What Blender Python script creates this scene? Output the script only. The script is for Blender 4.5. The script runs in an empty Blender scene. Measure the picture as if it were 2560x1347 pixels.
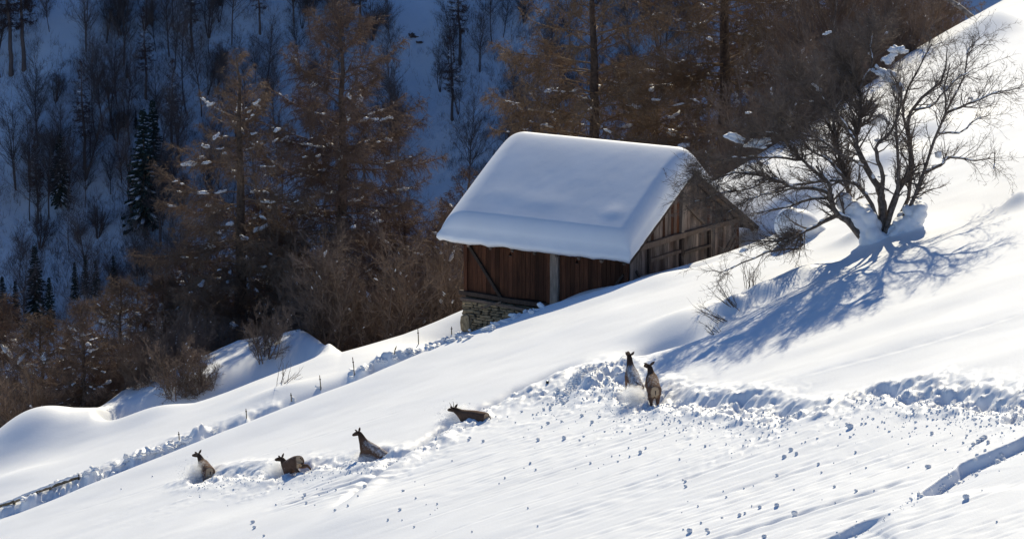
import bpy, bmesh, math, random
import numpy as np
from mathutils import Vector, Matrix

random.seed(7)
RNG = np.random.default_rng(11)
S = bpy.context.scene
COL = S.collection

# ---------------------------------------------------------------- camera
F = 10500.0                      # focal length in pixels of the 2560 wide photograph
PITCH = math.radians(10.7)       # the camera looks down by this much
cam = bpy.data.cameras.new('camera')
cam.sensor_width = 36.0
cam.lens = 36.0 * F / 2560.0
cam.clip_start = 1.0
cam.clip_end = 3000.0
cam_ob = bpy.data.objects.new('camera', cam)
cam_ob.location = (0, 0, 0)
cam_ob.rotation_euler = (math.radians(90) - PITCH, 0, 0)
COL.objects.link(cam_ob)
S.camera = cam_ob

# ---------------------------------------------------------------- sky, sun, exposure
SUN_EL = math.radians(33)
SUN_AZ = math.radians(9)        # measured from +Y towards +X : behind the hut, a little to the right
L = Vector((math.sin(SUN_AZ) * math.cos(SUN_EL), math.cos(SUN_AZ) * math.cos(SUN_EL), math.sin(SUN_EL)))
world = bpy.data.worlds.new('World')
S.world = world
world.use_nodes = True
wn = world.node_tree.nodes
wl = world.node_tree.links
wn.clear()
sky = wn.new('ShaderNodeTexSky')
sky.sky_type = 'NISHITA'
sky.sun_disc = False
sky.sun_elevation = SUN_EL
sky.sun_rotation = SUN_AZ
sky.altitude = 1800
sky.air_density = 1.0
sky.dust_density = 0.0
sky.ozone_density = 8.0
bg = wn.new('ShaderNodeBackground')
bg.inputs['Strength'].default_value = 0.086
wo = wn.new('ShaderNodeOutputWorld')
wl.new(sky.outputs[0], bg.inputs[0])
wl.new(bg.outputs[0], wo.inputs[0])
sun = bpy.data.lights.new('sun', 'SUN')
sun.energy = 4.1
sun.angle = math.radians(0.53)
sun.color = (1.0, 0.905, 0.69)
sun_ob = bpy.data.objects.new('sun', sun)
sun_ob.rotation_euler = L.to_track_quat('Z', 'Y').to_euler()
sun_ob.location = (0, 300, 200)
COL.objects.link(sun_ob)
vs = S.view_settings
S.display_settings.display_device = 'sRGB'
vs.view_transform = 'Standard'
vs.look = 'None'
vs.exposure = 0.42
vs.gamma = 1.0
vs.use_curve_mapping = False
S.cycles.max_bounces = 8
S.cycles.diffuse_bounces = 6
S.cycles.sample_clamp_indirect = 4.0
S.cycles.volume_bounces = 3

# ---------------------------------------------------------------- helpers
def ray(u, v):
    a = (u - 1280.0) / F
    b = -(v - 673.5) / F
    c, s = math.cos(PITCH), math.sin(PITCH)
    return np.array([a, c + b * s, -s + b * c])

def at(u, v, y):
    d = ray(u, v)
    return d * (y / d[1])

def proj(p):
    c, s = math.cos(PITCH), math.sin(PITCH)
    dep = p[1] * c - p[2] * s
    up = p[1] * s + p[2] * c
    return 1280 + F * p[0] / dep, 673.5 - F * up / dep

def mesh_np(name, V, faces, mats=(), mat_idx=None, smooth=False):
    """faces: list of int arrays, each (n, k)"""
    me = bpy.data.meshes.new(name)
    V = np.ascontiguousarray(V, dtype=np.float32).reshape(-1, 3)
    faces = [np.asarray(f, dtype=np.int32) for f in faces if len(f)]
    loops = np.concatenate([f.ravel() for f in faces])
    tot = np.concatenate([np.full(len(f), f.shape[1], dtype=np.int32) for f in faces])
    start = np.zeros(len(tot), dtype=np.int32)
    start[1:] = np.cumsum(tot)[:-1]
    me.vertices.add(len(V))
    me.vertices.foreach_set('co', V.ravel())
    me.loops.add(len(loops))
    me.loops.foreach_set('vertex_index', loops)
    me.polygons.add(len(tot))
    me.polygons.foreach_set('loop_start', start)
    if smooth:
        me.polygons.foreach_set('use_smooth', np.ones(len(tot), dtype=bool))
    else:
        me.polygons.foreach_set('use_smooth', np.zeros(len(tot), dtype=bool))
    if mat_idx is not None:
        me.polygons.foreach_set('material_index', np.asarray(mat_idx, dtype=np.int32))
    for m in mats:
        me.materials.append(m)
    me.update(calc_edges=True)
    return me

def link(name, data, parent=None, loc=None):
    o = bpy.data.objects.new(name, data)
    COL.objects.link(o)
    if parent is not None:
        o.parent = parent
    if loc is not None:
        o.location = loc
    return o

def tag(o, label=None, cat=None, group=None, kind=None):
    if label: o['label'] = label
    if cat: o['category'] = cat
    if group: o['group'] = group
    if kind: o['kind'] = kind
    return o

def empty(name, loc, label, cat, group=None, rz=0.0):
    o = link(name, None)
    o.location = Vector([float(c) for c in loc])
    o.rotation_euler = (0, 0, rz)
    return tag(o, label, cat, group)

def copy_tree(src, loc, rz=0.0, scale=1.0, label=None, group=None):
    r = src.copy()
    COL.objects.link(r)
    r.location = Vector([float(c) for c in loc])
    r.rotation_euler = (0, 0, rz)
    r.scale = (scale, scale, scale)
    if label: r['label'] = label
    if group: r['group'] = group
    for ch in list(src.children):
        c = ch.copy()
        COL.objects.link(c)
        c.parent = r
        for g in list(ch.children):
            d = g.copy()
            COL.objects.link(d)
            d.parent = c
    return r

# ---- value noise -------------------------------------------------------
def _hash(ix, iy, seed):
    h = (ix.astype(np.int64) * 374761393 + iy.astype(np.int64) * 668265263 + seed * 1442695041) & 0xFFFFFFFF
    h = ((h ^ (h >> 13)) * 1274126177) & 0xFFFFFFFF
    h = h ^ (h >> 16)
    return (h & 0xFFFF) / 65535.0

def vnoise(x, y, seed=0):
    ix = np.floor(x); iy = np.floor(y)
    fx = x - ix; fy = y - iy
    fx = fx * fx * fx * (fx * (fx * 6 - 15) + 10)
    fy = fy * fy * fy * (fy * (fy * 6 - 15) + 10)
    a = _hash(ix, iy, seed); b = _hash(ix + 1, iy, seed)
    c = _hash(ix, iy + 1, seed); d = _hash(ix + 1, iy + 1, seed)
    return (a + (b - a) * fx + (c - a) * fy + (a - b - c + d) * fx * fy) * 2 - 1

def fbm(x, y, seed=0, octv=3):
    r = 0.0; am = 1.0
    for i in range(octv):
        r = r + am * vnoise(x * 2 ** i + 17.3 * i, y * 2 ** i - 9.1 * i, seed + i)
        am *= 0.5
    return r

def sstep(a, b, x):
    t = np.clip((x - a) / (b - a), 0, 1)
    return t * t * (3 - 2 * t)

def gauss(d):
    return np.exp(-d * d)

# ---------------------------------------------------------------- materials
def mat(name, base, rough=0.8, spec=0.2):
    m = bpy.data.materials.new(name)
    m.use_nodes = True
    b = m.node_tree.nodes['Principled BSDF']
    b.inputs['Base Color'].default_value = (*base, 1)
    b.inputs['Roughness'].default_value = rough
    b.inputs['Specular IOR Level'].default_value = spec
    return m, m.node_tree.nodes, m.node_tree.links, b

def ramp(n, stops):
    r = n.new('ShaderNodeValToRGB')
    e = r.color_ramp.elements
    while len(e) < len(stops):
        e.new(0.5)
    for el, (p, c) in zip(e, stops):
        el.position = p
        el.color = (*c, 1)
    return r

def snow_mat(name, base=(0.86, 0.875, 0.90), scale=9.0, strength=0.25, dist=0.03):
    m, n, l, b = mat(name, base, 0.55, 0.25)
    tc = n.new('ShaderNodeTexCoord')
    n1 = n.new('ShaderNodeTexNoise'); n1.inputs['Scale'].default_value = scale; n1.inputs['Detail'].default_value = 5
    n1.inputs['Roughness'].default_value = 0.65
    l.new(tc.outputs['Object'], n1.inputs['Vector'])
    bp = n.new('ShaderNodeBump'); bp.inputs['Strength'].default_value = strength; bp.inputs['Distance'].default_value = dist
    l.new(n1.outputs['Fac'], bp.inputs['Height'])
    l.new(bp.outputs['Normal'], b.inputs['Normal'])
    n2 = n.new('ShaderNodeTexNoise'); n2.inputs['Scale'].default_value = 0.6; n2.inputs['Detail'].default_value = 3
    l.new(tc.outputs['Object'], n2.inputs['Vector'])
    r = ramp(n, [(0.3, tuple(c * 0.95 for c in base)), (0.7, base)])
    l.new(n2.outputs['Fac'], r.inputs['Fac'])
    l.new(r.outputs['Color'], b.inputs['Base Color'])
    return m

def bark_mat(name, c0, c1, scale=6.0, hue_var=None, rough=0.85):
    m, n, l, b = mat(name, c0, rough, 0.15)
    tc = n.new('ShaderNodeTexCoord')
    nz = n.new('ShaderNodeTexNoise'); nz.inputs['Scale'].default_value = scale; nz.inputs['Detail'].default_value = 4
    l.new(tc.outputs['Object'], nz.inputs['Vector'])
    r = ramp(n, [(0.35, c0), (0.68, c1)])
    l.new(nz.outputs['Fac'], r.inputs['Fac'])
    out = r.outputs['Color']
    if hue_var:
        oi = n.new('ShaderNodeObjectInfo')
        r2 = ramp(n, [(0.0, hue_var[0]), (1.0, hue_var[1])])
        l.new(oi.outputs['Random'], r2.inputs['Fac'])
        mx = n.new('ShaderNodeMix'); mx.data_type = 'RGBA'; mx.blend_type = 'MULTIPLY'
        mx.inputs[0].default_value = 1.0
        l.new(out, mx.inputs[6]); l.new(r2.outputs['Color'], mx.inputs[7])
        out = mx.outputs[2]
    l.new(out, b.inputs['Base Color'])
    return m

M_SNOW = snow_mat('snow', scale=11.0, strength=0.28, dist=0.02)
M_SNOWC = snow_mat('snow_clumps', base=(0.86, 0.87, 0.89), scale=14.0, strength=0.5, dist=0.05)
M_SNOWR = snow_mat('roof_snow', scale=14.0, strength=0.16, dist=0.02)
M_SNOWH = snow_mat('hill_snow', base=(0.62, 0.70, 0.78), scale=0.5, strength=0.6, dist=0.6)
M_LARCH_BARK = bark_mat('larch_bark', (0.07, 0.05, 0.04), (0.16, 0.115, 0.085), 8.0)
M_GOLD_TWIG = bark_mat('golden_larch_twigs', (0.205, 0.142, 0.093), (0.32, 0.226, 0.15), 0.5, ((0.80, 0.78, 0.78), (1.15, 1.12, 1.0)))
M_LARCH_TWIG = bark_mat('larch_twigs', (0.155, 0.107, 0.078), (0.25, 0.175, 0.128), 0.7, ((0.85, 0.80, 0.80), (1.1, 1.08, 1.0)))
M_ALDER = bark_mat('alder_twigs', (0.165, 0.122, 0.092), (0.265, 0.20, 0.154), 1.0, ((0.85, 0.85, 0.9), (1.1, 1.0, 0.9)))
M_BARE_BARK = bark_mat('maple_bark', (0.07, 0.056, 0.047), (0.19, 0.155, 0.13), 9.0)
M_BARE_TWIG = bark_mat('maple_twigs', (0.11, 0.086, 0.069), (0.21, 0.166, 0.135), 3.0)
M_BIRCH = bark_mat('birch_bark', (0.16, 0.13, 0.11), (0.5, 0.45, 0.40), 5.0)
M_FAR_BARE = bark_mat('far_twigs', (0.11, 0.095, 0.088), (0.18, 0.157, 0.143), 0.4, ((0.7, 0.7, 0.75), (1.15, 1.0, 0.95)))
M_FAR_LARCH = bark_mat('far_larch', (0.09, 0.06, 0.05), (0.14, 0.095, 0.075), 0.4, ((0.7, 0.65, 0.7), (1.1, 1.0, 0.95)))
M_SPRUCE = bark_mat('spruce_needles', (0.022, 0.034, 0.030), (0.05, 0.07, 0.058), 2.0)
M_VALLEY = bark_mat('darkened_unseen_valley', (0.07, 0.06, 0.055), (0.22, 0.22, 0.23), 0.15)  # unseen valley ground, darkened to cut sunlit bounce onto the far hillside
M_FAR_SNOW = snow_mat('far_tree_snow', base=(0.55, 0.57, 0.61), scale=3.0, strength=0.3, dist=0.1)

# ---------------------------------------------------------------- terrain
def hitplane(u, v):
    d = ray(u, v)
    t = 33.0 / (-d[2] + 0.33 * d[0])
    return d[0] * t, d[1] * t

def poly(px):
    return np.array([hitplane(u, v) for u, v in px])

def dist_poly(x, y, pts):
    """distance, signed offset (+ = far side), running length"""
    best = np.full(x.shape, 1e9); sg = np.zeros(x.shape); run = np.zeros(x.shape)
    acc = 0.0
    for (ax, ay), (bx, by) in zip(pts[:-1], pts[1:]):
        dx, dy = bx - ax, by - ay
        ln = math.hypot(dx, dy)
        t = np.clip(((x - ax) * dx + (y - ay) * dy) / ln ** 2, 0, 1)
        px, py = x - ax - t * dx, y - ay - t * dy
        d = np.hypot(px, py)
        nx, ny = -dy / ln, dx / ln
        if ny < 0: nx, ny = -nx, -ny
        s = px * nx + py * ny
        k = d < best
        best = np.where(k, d, best); sg = np.where(k, s, sg); run = np.where(k, acc + t * ln, run)
        acc += ln
    return best, sg, run

T_RIGHT = poly([(2620, 1010), (2540, 1000), (2440, 1000), (2330, 985), (2235, 985), (2150, 1000)])
T_MID = poly([(2000, 1042), (1940, 1030), (1870, 1018), (1800, 1010), (1730, 1008), (1650, 1000), (1600, 980), (1545, 955), (1480, 930)])
T_LEFT = poly([(1260, 1010), (1180, 1046), (1090, 1108), (1010, 1140), (940, 1150), (850, 1162), (740, 1172), (620, 1186), (510, 1190)])
TRAILS = [(T_RIGHT, 0.26, 0.75), (T_MID, 0.26, 0.8), (T_LEFT, 0.22, 0.6)]
CRACK_A = poly([(2640, 1065), (2560, 1090), (2470, 1132), (2405, 1160), (2340, 1205), (2275, 1245)])
CRACK_B = poly([(2225, 1283), (2160, 1305), (2060, 1350), (1990, 1378)])

# furrows ploughed by rolling snowballs : start pixel, pixel run to the left, width, depth
FURROWS = []
_fr = random.Random(5)
def furrow_field(n, u0, u1, v0, v1, run0, run1, dmin, dmax):
    for _ in range(n):
        u = _fr.uniform(u0, u1); v = _fr.uniform(v0, v1)
        x, y = hitplane(u, v)
        FURROWS.append((x, y, _fr.uniform(run0, run1), _fr.uniform(0.08, 0.13), _fr.uniform(dmin, dmax),
                        _fr.uniform(-0.10, 0.06), _fr.uniform(0, 6.28)))
furrow_field(50, 1450, 1820, 1010, 1085, 4, 11, 0.008, 0.028)
furrow_field(55, 1900, 2560, 1040, 1130, 5, 14, 0.008, 0.03)
furrow_field(45, 1950, 2640, 1130, 1300, 4, 14, 0.008, 0.035)
furrow_field(36, 930, 1040, 1150, 1195, 2, 5, 0.015, 0.05)
furrow_field(26, 1250, 1700, 1060, 1180, 4, 9, 0.006, 0.02)
furrow_field(45, 2250, 2640, 1180, 1347, 3, 9, 0.006, 0.025)
FURROWS += [(*hitplane(1050, 1015), 15.0, 0.10, 0.02, 0.10, 0.3), (*hitplane(1250, 1085), 9.0, 0.10, 0.02, 0.16, 1.3), (*hitplane(2560, 790), 8.0, 0.12, 0.02, 0.12, 2.3)]
FURROWS += [(*hitplane(2300, 1192), 9.0, 0.16, 0.10, 0.05, 1.0), (*hitplane(2240, 1215), 10.0, 0.16, 0.09, 0.06, 2.0), (*hitplane(2140, 1235), 11.0, 0.14, 0.07, 0.03, 0.5)]

SCOOPS = []
for u, v, dp, rx, ry in [(2232, 988, 0.55, 0.55, 0.9), (2285, 1005, 0.4, 0.4, 0.7), (2345, 1005, 0.5, 0.6, 0.8), (2440, 1005, 0.55, 0.5, 0.9), (2470, 1022, 0.45, 0.5, 0.7),
                         (2535, 1030, 0.6, 0.5, 1.0), (2560, 1000, 0.4, 0.5, 0.6), (1960, 1030, 0.55, 0.55, 0.8), (1860, 1018, 0.5, 0.5, 0.8), (1885, 1005, 0.3, 0.3, 0.5), (1780, 1012, 0.45, 0.45, 0.7),
                         (1700, 1005, 0.45, 0.4, 0.7), (1635, 1000, 0.5, 0.5, 0.8), (1590, 985, 0.45, 0.45, 0.8), (1180, 1046, 0.35, 0.7, 0.5), (1060, 1115, 0.35, 0.6, 0.5),
                         (920, 1152, 0.35, 0.5, 0.6), (830, 1165, 0.25, 0.35, 0.5), (780, 1165, 0.25, 0.35, 0.5), (700, 1182, 0.35, 0.5, 0.6), (620, 1187, 0.25, 0.4, 0.5), (560, 1190, 0.25, 0.35, 0.5), (505, 1192, 0.35, 0.5, 0.6)]:
    SCOOPS.append((*hitplane(u, v), dp * 0.62, rx * 0.9, ry * 0.9))
BUMPS = [  # pixel u, v, depth shift, height, rx, ry
    (75, 1112, 0.3, 1.55, 2.5, 2.6), (385, 1040, 1.0, 0.55, 1.7, 2.2), (20, 1205, 0, 0.25, 2.0, 1.5),
    (240, 1075, 0.0, 0.25, 1.6, 2.0), (640, 985, 0.5, 0.18, 1.8, 1.6), (820, 905, 0.5, 0.15, 2.2, 1.6),
    (700, 985, 0, 0.25, 1.6, 0.8), (2500, 75, 0, 0.9, 2.2, 2.4), (2548, 505, -0.5, 0.5, 0.8, 0.9),
    (2290, 840, 0, 0.14, 4.0, 1.6), (2420, 920, 0, 0.16, 5.0, 1.4), (2050, 930, 0, 0.12, 4.0, 1.5),
    (2480, 720, 0, 0.18, 5.0, 1.6), (1500, 800, 0, 0.12, 3.0, 2.0), (620, 1250, 0, -0.16, 2.0, 1.8),
    (900, 1290, 0, 0.22, 2.6, 2.2), (1650, 700, 0, 0.15, 3.0, 1.6), (2000, 690, -0.3, 0.42, 1.3, 1.0),
    (1905, 735, -0.3, 0.45, 0.9, 0.8), (1830, 770, -0.2, 0.4, 0.6, 0.6), (2250, 575, 0.2, 0.25, 1.1, 0.9),
    (2150, 595, 0.3, 0.35, 0.8, 0.8), (2080, 425, 0, 0.5, 1.5, 1.5), (2220, 395, 0, 0.45, 1.2, 1.2),
    (2330, 330, 0, 0.5, 1.8, 1.6), (1950, 470, 0, 0.5, 1.2, 1.3), (2200, 310, 0, 0.5, 1.5, 1.6),
]
BUMPS = [(hitplane(u, v)[0], hitplane(u, v)[1] + dy, a, rx, ry) for u, v, dy, a, rx, ry in BUMPS]

def H(x, y, fine=True):
    x = np.asarray(x, dtype=float); y = np.asarray(y, dtype=float)
    xs = np.clip(x, -60, 70)
    z = -33.0 + 0.33 * xs
    z = z + 0.08 * fbm(x * 0.10 + 3.1, y * 0.16, 3, 2)
    # brow of the field, with the path behind it
    yc = np.interp(x, [-40, -19, -13, -6, -0.5, 2, 5, 9], [156, 157, 159, 161, 163.6, 163.4, 162.6, 161])
    d = y - yc
    m = 1 - sstep(5.5, 9.0, x)
    dep = 0.35 + 0.45 * sstep(-19, -10, x) 
    z = z + m * (0.16 * gauss((d + 0.5) / 2.0) - 0.50 * gauss((d - 1.5) / 0.80))
    if fine:
        lump = sstep(-6.8, -6.0, x) * (1 - sstep(0.6, 1.4, x)) + 1.0 * sstep(-21, -18.6, x) * (1 - sstep(-12.4, -11.6, x)) \
            + 0.35 * sstep(-12, -11.5, x) * (1 - sstep(-9.5, -9, x))
        env = gauss((d - 2.1) / 0.8) * m * lump
        blk = np.maximum(0, vnoise(x * 1.7, y * 1.3, 21)) ** 0.6 * 0.5 + np.abs(vnoise(x * 4.1, y * 3.2, 22)) * 0.22 + vnoise(x * 9, y * 7, 24) * 0.06
        z = z + env * blk * 0.85
    # far edge of the meadow, and the drop into the valley
    ye = np.interp(x, [-40, -22, -18.3, -16.8, -12, -9.2, -8.2, -7, -4.5, -2, 3, 8, 14, 19, 25, 35, 60],
                      [172, 173, 173.5, 178, 180.5, 178.5, 175, 170.2, 170.5, 171.5, 175, 181, 189, 199, 207, 218, 240])
    d2 = y - ye
    drop = 0.62 * 0.5 * (np.sqrt(d2 * d2 + 1.6) + d2)
    z = z - np.minimum(drop, 82.0)
    m2 = sstep(-17.5, -16.2, x) * (1 - sstep(-8.8, -7.6, x))
    y3 = np.interp(x, [-17, -13, -10.6, -7], [168, 167.3, 168.4, 169.4])
    z = z - m2 * 1.5 * gauss((y - y3 - 3.2) / 1.8) + m2 * 0.12 * gauss((y - 181.0 + 0.25 * (x + 12)) / 3.0) * (0.6 + 0.5 * vnoise(x * 0.6, y * 0.4, 5))
    # the near bank on the right and its hollow
    yl = np.interp(x, [3.0, 4.0, 6.5, 8.1, 10.3, 14.7, 18.7, 24], [149.7, 149.4, 147.9, 148.4, 150.4, 151.6, 153.6, 156])
    d3 = y - yl
    m3 = sstep(2.6, 5.2, x) * (1 - sstep(26, 34, x))
    z = z + m3 * (0.16 * gauss((d3 + 0.3) / 1.8) - 0.12 * gauss((d3 - 2.4) / 1.6))
    z = z - 0.70 * gauss((x - 5.4) / 1.5) * gauss((y - 150.4) / 1.0) + 0.35 * gauss((x - 6.3) / 1.8) * gauss((y - 153.3) / 1.3)
    # the brow below which the fourth deer wades
    y4 = np.interp(x, [-6, -5.5, -4.4, -2.8, -1.4, 0, 1.7, 3], [140.4, 141.3, 143.5, 146, 147.8, 149, 149.9, 150.3])
    d4 = y - y4
    m4 = sstep(-6.6, -4.4, x) * (1 - sstep(1.2, 2.8, x))
    z = z + m4 * (0.24 * gauss((d4 + 0.2) / 1.1) - 0.5 * gauss((d4 - 1.2) / 0.75))
    # ground dug out along the hut
    z = z - 1.25 * gauss((x + 1.2) / 3.0) * gauss((y - 167.6) / 2.0)
    z = z - 2.4 * gauss((x - 8.3) / 4.2) * gauss((y - 170.8) / 3.9)
    for bx, by, a, rx, ry in BUMPS:
        z = z + a * gauss((x - bx) / rx) * gauss((y - by) / ry)
    # small wind ripples
    z = z + 0.014 * fbm(x * 0.5, y * 0.9, 9, 2)
    if fine:
        wx = x + 0.35 * vnoise(x * 1.3 + 5, y * 1.1, 33) + 0.12 * vnoise(x * 3.7, y * 3.1, 34)
        wy = y + 0.40 * vnoise(x * 1.2 - 8, y * 1.2, 35) + 0.14 * vnoise(x * 3.9, y * 3.3, 36)
        rx_ = x * 0.82 + y * 0.57; ry_ = -x * 0.57 + y * 0.82
        ru = fbm(rx_ * 2.1 + wx * 0.5, ry_ * 1.9, 41, 2) * 0.14 + np.abs(vnoise(rx_ * 5.3 + wx, ry_ * 4.7 + wy, 42)) * 0.16 + vnoise(rx_ * 11, ry_ * 9.5, 43) * 0.045
        for pts, dp, rg in TRAILS:
            ds, sg, rn = dist_poly(wx, wy, pts)
            ln = float(np.sum(np.hypot(*np.diff(pts, axis=0).T)))
            end = sstep(0.0, 0.8, rn) * (1 - sstep(ln - 0.8, ln, rn))
            z = z - 0.55 * dp * gauss(ds / 0.55)
            z = z + 0.10 * gauss((ds - 1.0) / 0.45) * rg * (0.5 + vnoise(rx_ * 1.1, ry_ * 1.3, 46))
            z = z + ru * gauss(ds / 1.05) * rg
            ins = np.abs(np.abs(sg) - ds) < 0.4
            side = np.where((sg < 0) & ins, gauss(sg / 3.0), 0.0)
            dens = np.maximum(0, vnoise(rx_ * 0.8, ry_ * 1.0, 47) + 0.35)
            z = z + (np.maximum(0, vnoise(rx_ * 5.5, ry_ * 4.6, 44)) ** 1.5 * 0.13 + vnoise(rx_ * 11, ry_ * 8, 45) * 0.03) * side * dens * rg
        for px, py, dp, rx, ry in SCOOPS:
            z = z - dp * np.exp(-(((wx - px) / rx) ** 2 + ((wy - py) / ry) ** 2) ** 1.5)
        # broken snow up by the first two deer
        cx, cy = hitplane(1500, 950)
        e = gauss((x - cx) / 1.2) * gauss((y - cy) / 2.2)
        z = z + e * (0.30 + 0.28 * vnoise(x * 2.2, y * 1.8, 51) + 0.16 * vnoise(x * 5, y * 4, 52) + 0.06 * vnoise(x * 11, y * 9, 53))
        # the snow slab that broke away, lower right
        for pts, st in ((CRACK_A, 0.40), (CRACK_B, 0.26)):
            ds, sg, rn = dist_poly(x, y, pts)
            ln = float(np.sum(np.hypot(*np.diff(pts, axis=0).T)))
            end = sstep(0.0, 0.8, rn) * (1 - sstep(ln - 0.9, ln, rn))
            ins = np.where(np.abs(np.abs(sg) - ds) < 0.15, 1, 0)
            sgw = sg + 0.10 * vnoise(rn * 1.4, rn * 0, 61)
            z = z - st * end * ins * sstep(0.14, -0.14, sgw) * np.exp(np.minimum(sgw, 0) / 1.7)
        z = np.array(z)
        for fx, fy, run, w, dp, cv, ph in FURROWS:
            k = np.nonzero((np.abs(y - fy - cv * (fx - x)) < 0.9) & (x < fx) & (x > fx - run))
            if len(k[0]) == 0: continue
            xk = x[k]; t = (fx - xk) / run
            yy = fy + cv * (fx - xk) + 0.12 * np.sin(ph + xk * 0.6)
            dd = (y[k] - yy) / w
            z[k] += 1.0 * (-dp * np.exp(-dd * dd) * (0.65 + 0.35 * np.sin(xk * 7 + ph * 5)) + 0.35 * dp * np.exp(-(dd + 1.6) ** 2)) \
                * sstep(0, 0.08, t) * (1 - sstep(0.8, 1, t))
    return z

def Hs(x, y):
    return float(H(np.array([x]), np.array([y]))[0])

_hy = np.arange(100, 240, 0.05)
def hit(u, v, ymin=100.0):
    """first ground point seen through a pixel of the photograph"""
    d = ray(u, v)
    ys = _hy[_hy >= ymin]
    t = ys / d[1]
    hz = H(d[0] * t, ys)
    k = np.nonzero(d[2] * t < hz)[0]
    i = k[0] if len(k) else len(ys) - 1
    return np.array([d[0] * t[i], ys[i], hz[i]])

def on_ground(u, y):
    d = ray(u, 673.5)
    x = d[0] * y / d[1]
    return np.array([x, y, Hs(x, y)])

def grid_mesh(name, X, Y, Z, mats):
    nr, nc = X.shape
    V = np.stack([X, Y, Z], -1).reshape(-1, 3)
    i = np.arange(nr * nc).reshape(nr, nc)
    q = np.stack([i[:-1, :-1], i[:-1, 1:], i[1:, 1:], i[1:, :-1]], -1).reshape(-1, 4)
    return mesh_np(name, V, [q], mats, smooth=True)

_tf = np.linspace(-1, 1, 620)
_out = np.array([1.03, 1.1, 1.2, 1.4, 1.7, 2.2, 3.0, 4.5, 7.0])
tcoord = np.concatenate([-_out[::-1], _tf, _out])
ys = np.concatenate([np.array([-60, -20, 20, 50, 70, 85, 95, 101]), np.arange(104, 172, 0.105), np.arange(172, 212, 0.3),
                     np.array([213, 216, 220, 226, 234, 245, 260, 280, 310, 350, 400, 460])])
YY, TT = np.meshgrid(ys, tcoord, indexing='ij')
XX = TT * (np.maximum(YY, 100) * 0.1225 + 1.2)
_gm = grid_mesh('snow_slope', XX, YY, H(XX, YY), [M_SNOW, M_VALLEY])
_far = (YY[:-1, :-1] > 244).astype(np.int32).ravel()
_gm.polygons.foreach_set('material_index', _far)
ground = link('snow_slope', _gm)
tag(ground, kind='structure')

def HILL(x, y):
    z = -95 + 0.80 * (y - 450)
    z = z + 3.0 * fbm(x * 0.03, y * 0.02, 71, 3) + 0.9 * fbm(x * 0.14, y * 0.1, 75, 2)
    g = gauss((x + 9.5 + 0.05 * (y - 470)) / 3.0)
    z = z - 2.0 * g
    g = gauss((x + 53 - 0.45 * (y - 470)) / 3.0)
    z = z - 1.6 * g
    return z
hx = np.concatenate([np.arange(-520, -90, 14.0), np.arange(-90, 90, 0.9), np.arange(90, 521, 14.0)])
hy = np.concatenate([np.arange(380, 430, 4.0), np.arange(430, 512, 0.9), np.arange(512, 721, 8.0)])
HY, HX = np.meshgrid(hy, hx, indexing='ij')
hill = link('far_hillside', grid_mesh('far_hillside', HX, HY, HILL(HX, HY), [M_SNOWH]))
tag(hill, kind='structure')

def hill_hit(u, v):
    d = ray(u, v)
    yy = np.arange(400, 620, 0.25)
    t = yy / d[1]
    hz = HILL(d[0] * t, yy)
    k = np.nonzero(d[2] * t < hz)[0]
    i = k[0] if len(k) else len(yy) - 1
    return np.array([d[0] * t[i], yy[i], hz[i]])

# ---------------------------------------------------------------- branching growth
def norm(a):
    return a / np.maximum(np.linalg.norm(a, axis=-1, keepdims=True), 1e-9)

def tubes(P, R, n=3):
    """P (N, S, 3) centre lines, R (N, S) radii -> vertices, quads"""
    N, Sg, _ = P.shape
    T = norm(np.gradient(P, axis=1))
    ref = np.where(np.abs(T[:, :1, 2:3]) > 0.8, np.array([1.0, 0.2, 0]), np.array([0.1, 0.2, 1.0]))
    U = norm(np.cross(T, np.broadcast_to(ref, T.shape)))
    W = np.cross(T, U)
    a = np.arange(n) * 2 * np.pi / n
    V = P[:, :, None, :] + R[:, :, None, None] * (np.cos(a)[None, None, :, None] * U[:, :, None, :] + np.sin(a)[None, None, :, None] * W[:, :, None, :])
    i = np.arange(N * Sg * n).reshape(N, Sg, n)
    q = np.stack([i[:, :-1, :], np.roll(i, -1, 2)[:, :-1, :], np.roll(i, -1, 2)[:, 1:, :], i[:, 1:, :]], -1).reshape(-1, 4)
    return V.reshape(-1, 3), q

def spikes(P0, P1, r):
    """thin three-sided pointed twigs"""
    N = len(P0)
    T = norm(P1 - P0)
    ref = np.where(np.abs(T[:, 2:3]) > 0.8, np.array([1.0, 0.2, 0]), np.array([0.1, 0.2, 1.0]))
    U = norm(np.cross(T, ref)); W = np.cross(T, U)
    r = np.broadcast_to(np.asarray(r), (N,))[:, None]
    V = np.empty((N, 4, 3))
    for k in range(3):
        c, s = math.cos(k * 2.094), math.sin(k * 2.094)
        V[:, k] = P0 + r * (c * U + s * W)
    V[:, 3] = P1
    i = np.arange(N)[:, None] * 4
    f = np.concatenate([i + np.array([[0, 1, 3]]), i + np.array([[1, 2, 3]]), i + np.array([[2, 0, 3]])])
    return V.reshape(-1, 3), f

class Geo:
    def __init__(s): s.V = []; s.F = []; s.n = 0
    def add(s, V, F):
        s.V.append(V); s.F.append(F + s.n); s.n += len(V)
    def mesh(s, name, m, smooth=False):
        return mesh_np(name, np.concatenate(s.V), s.F, [m], smooth=smooth)

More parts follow.
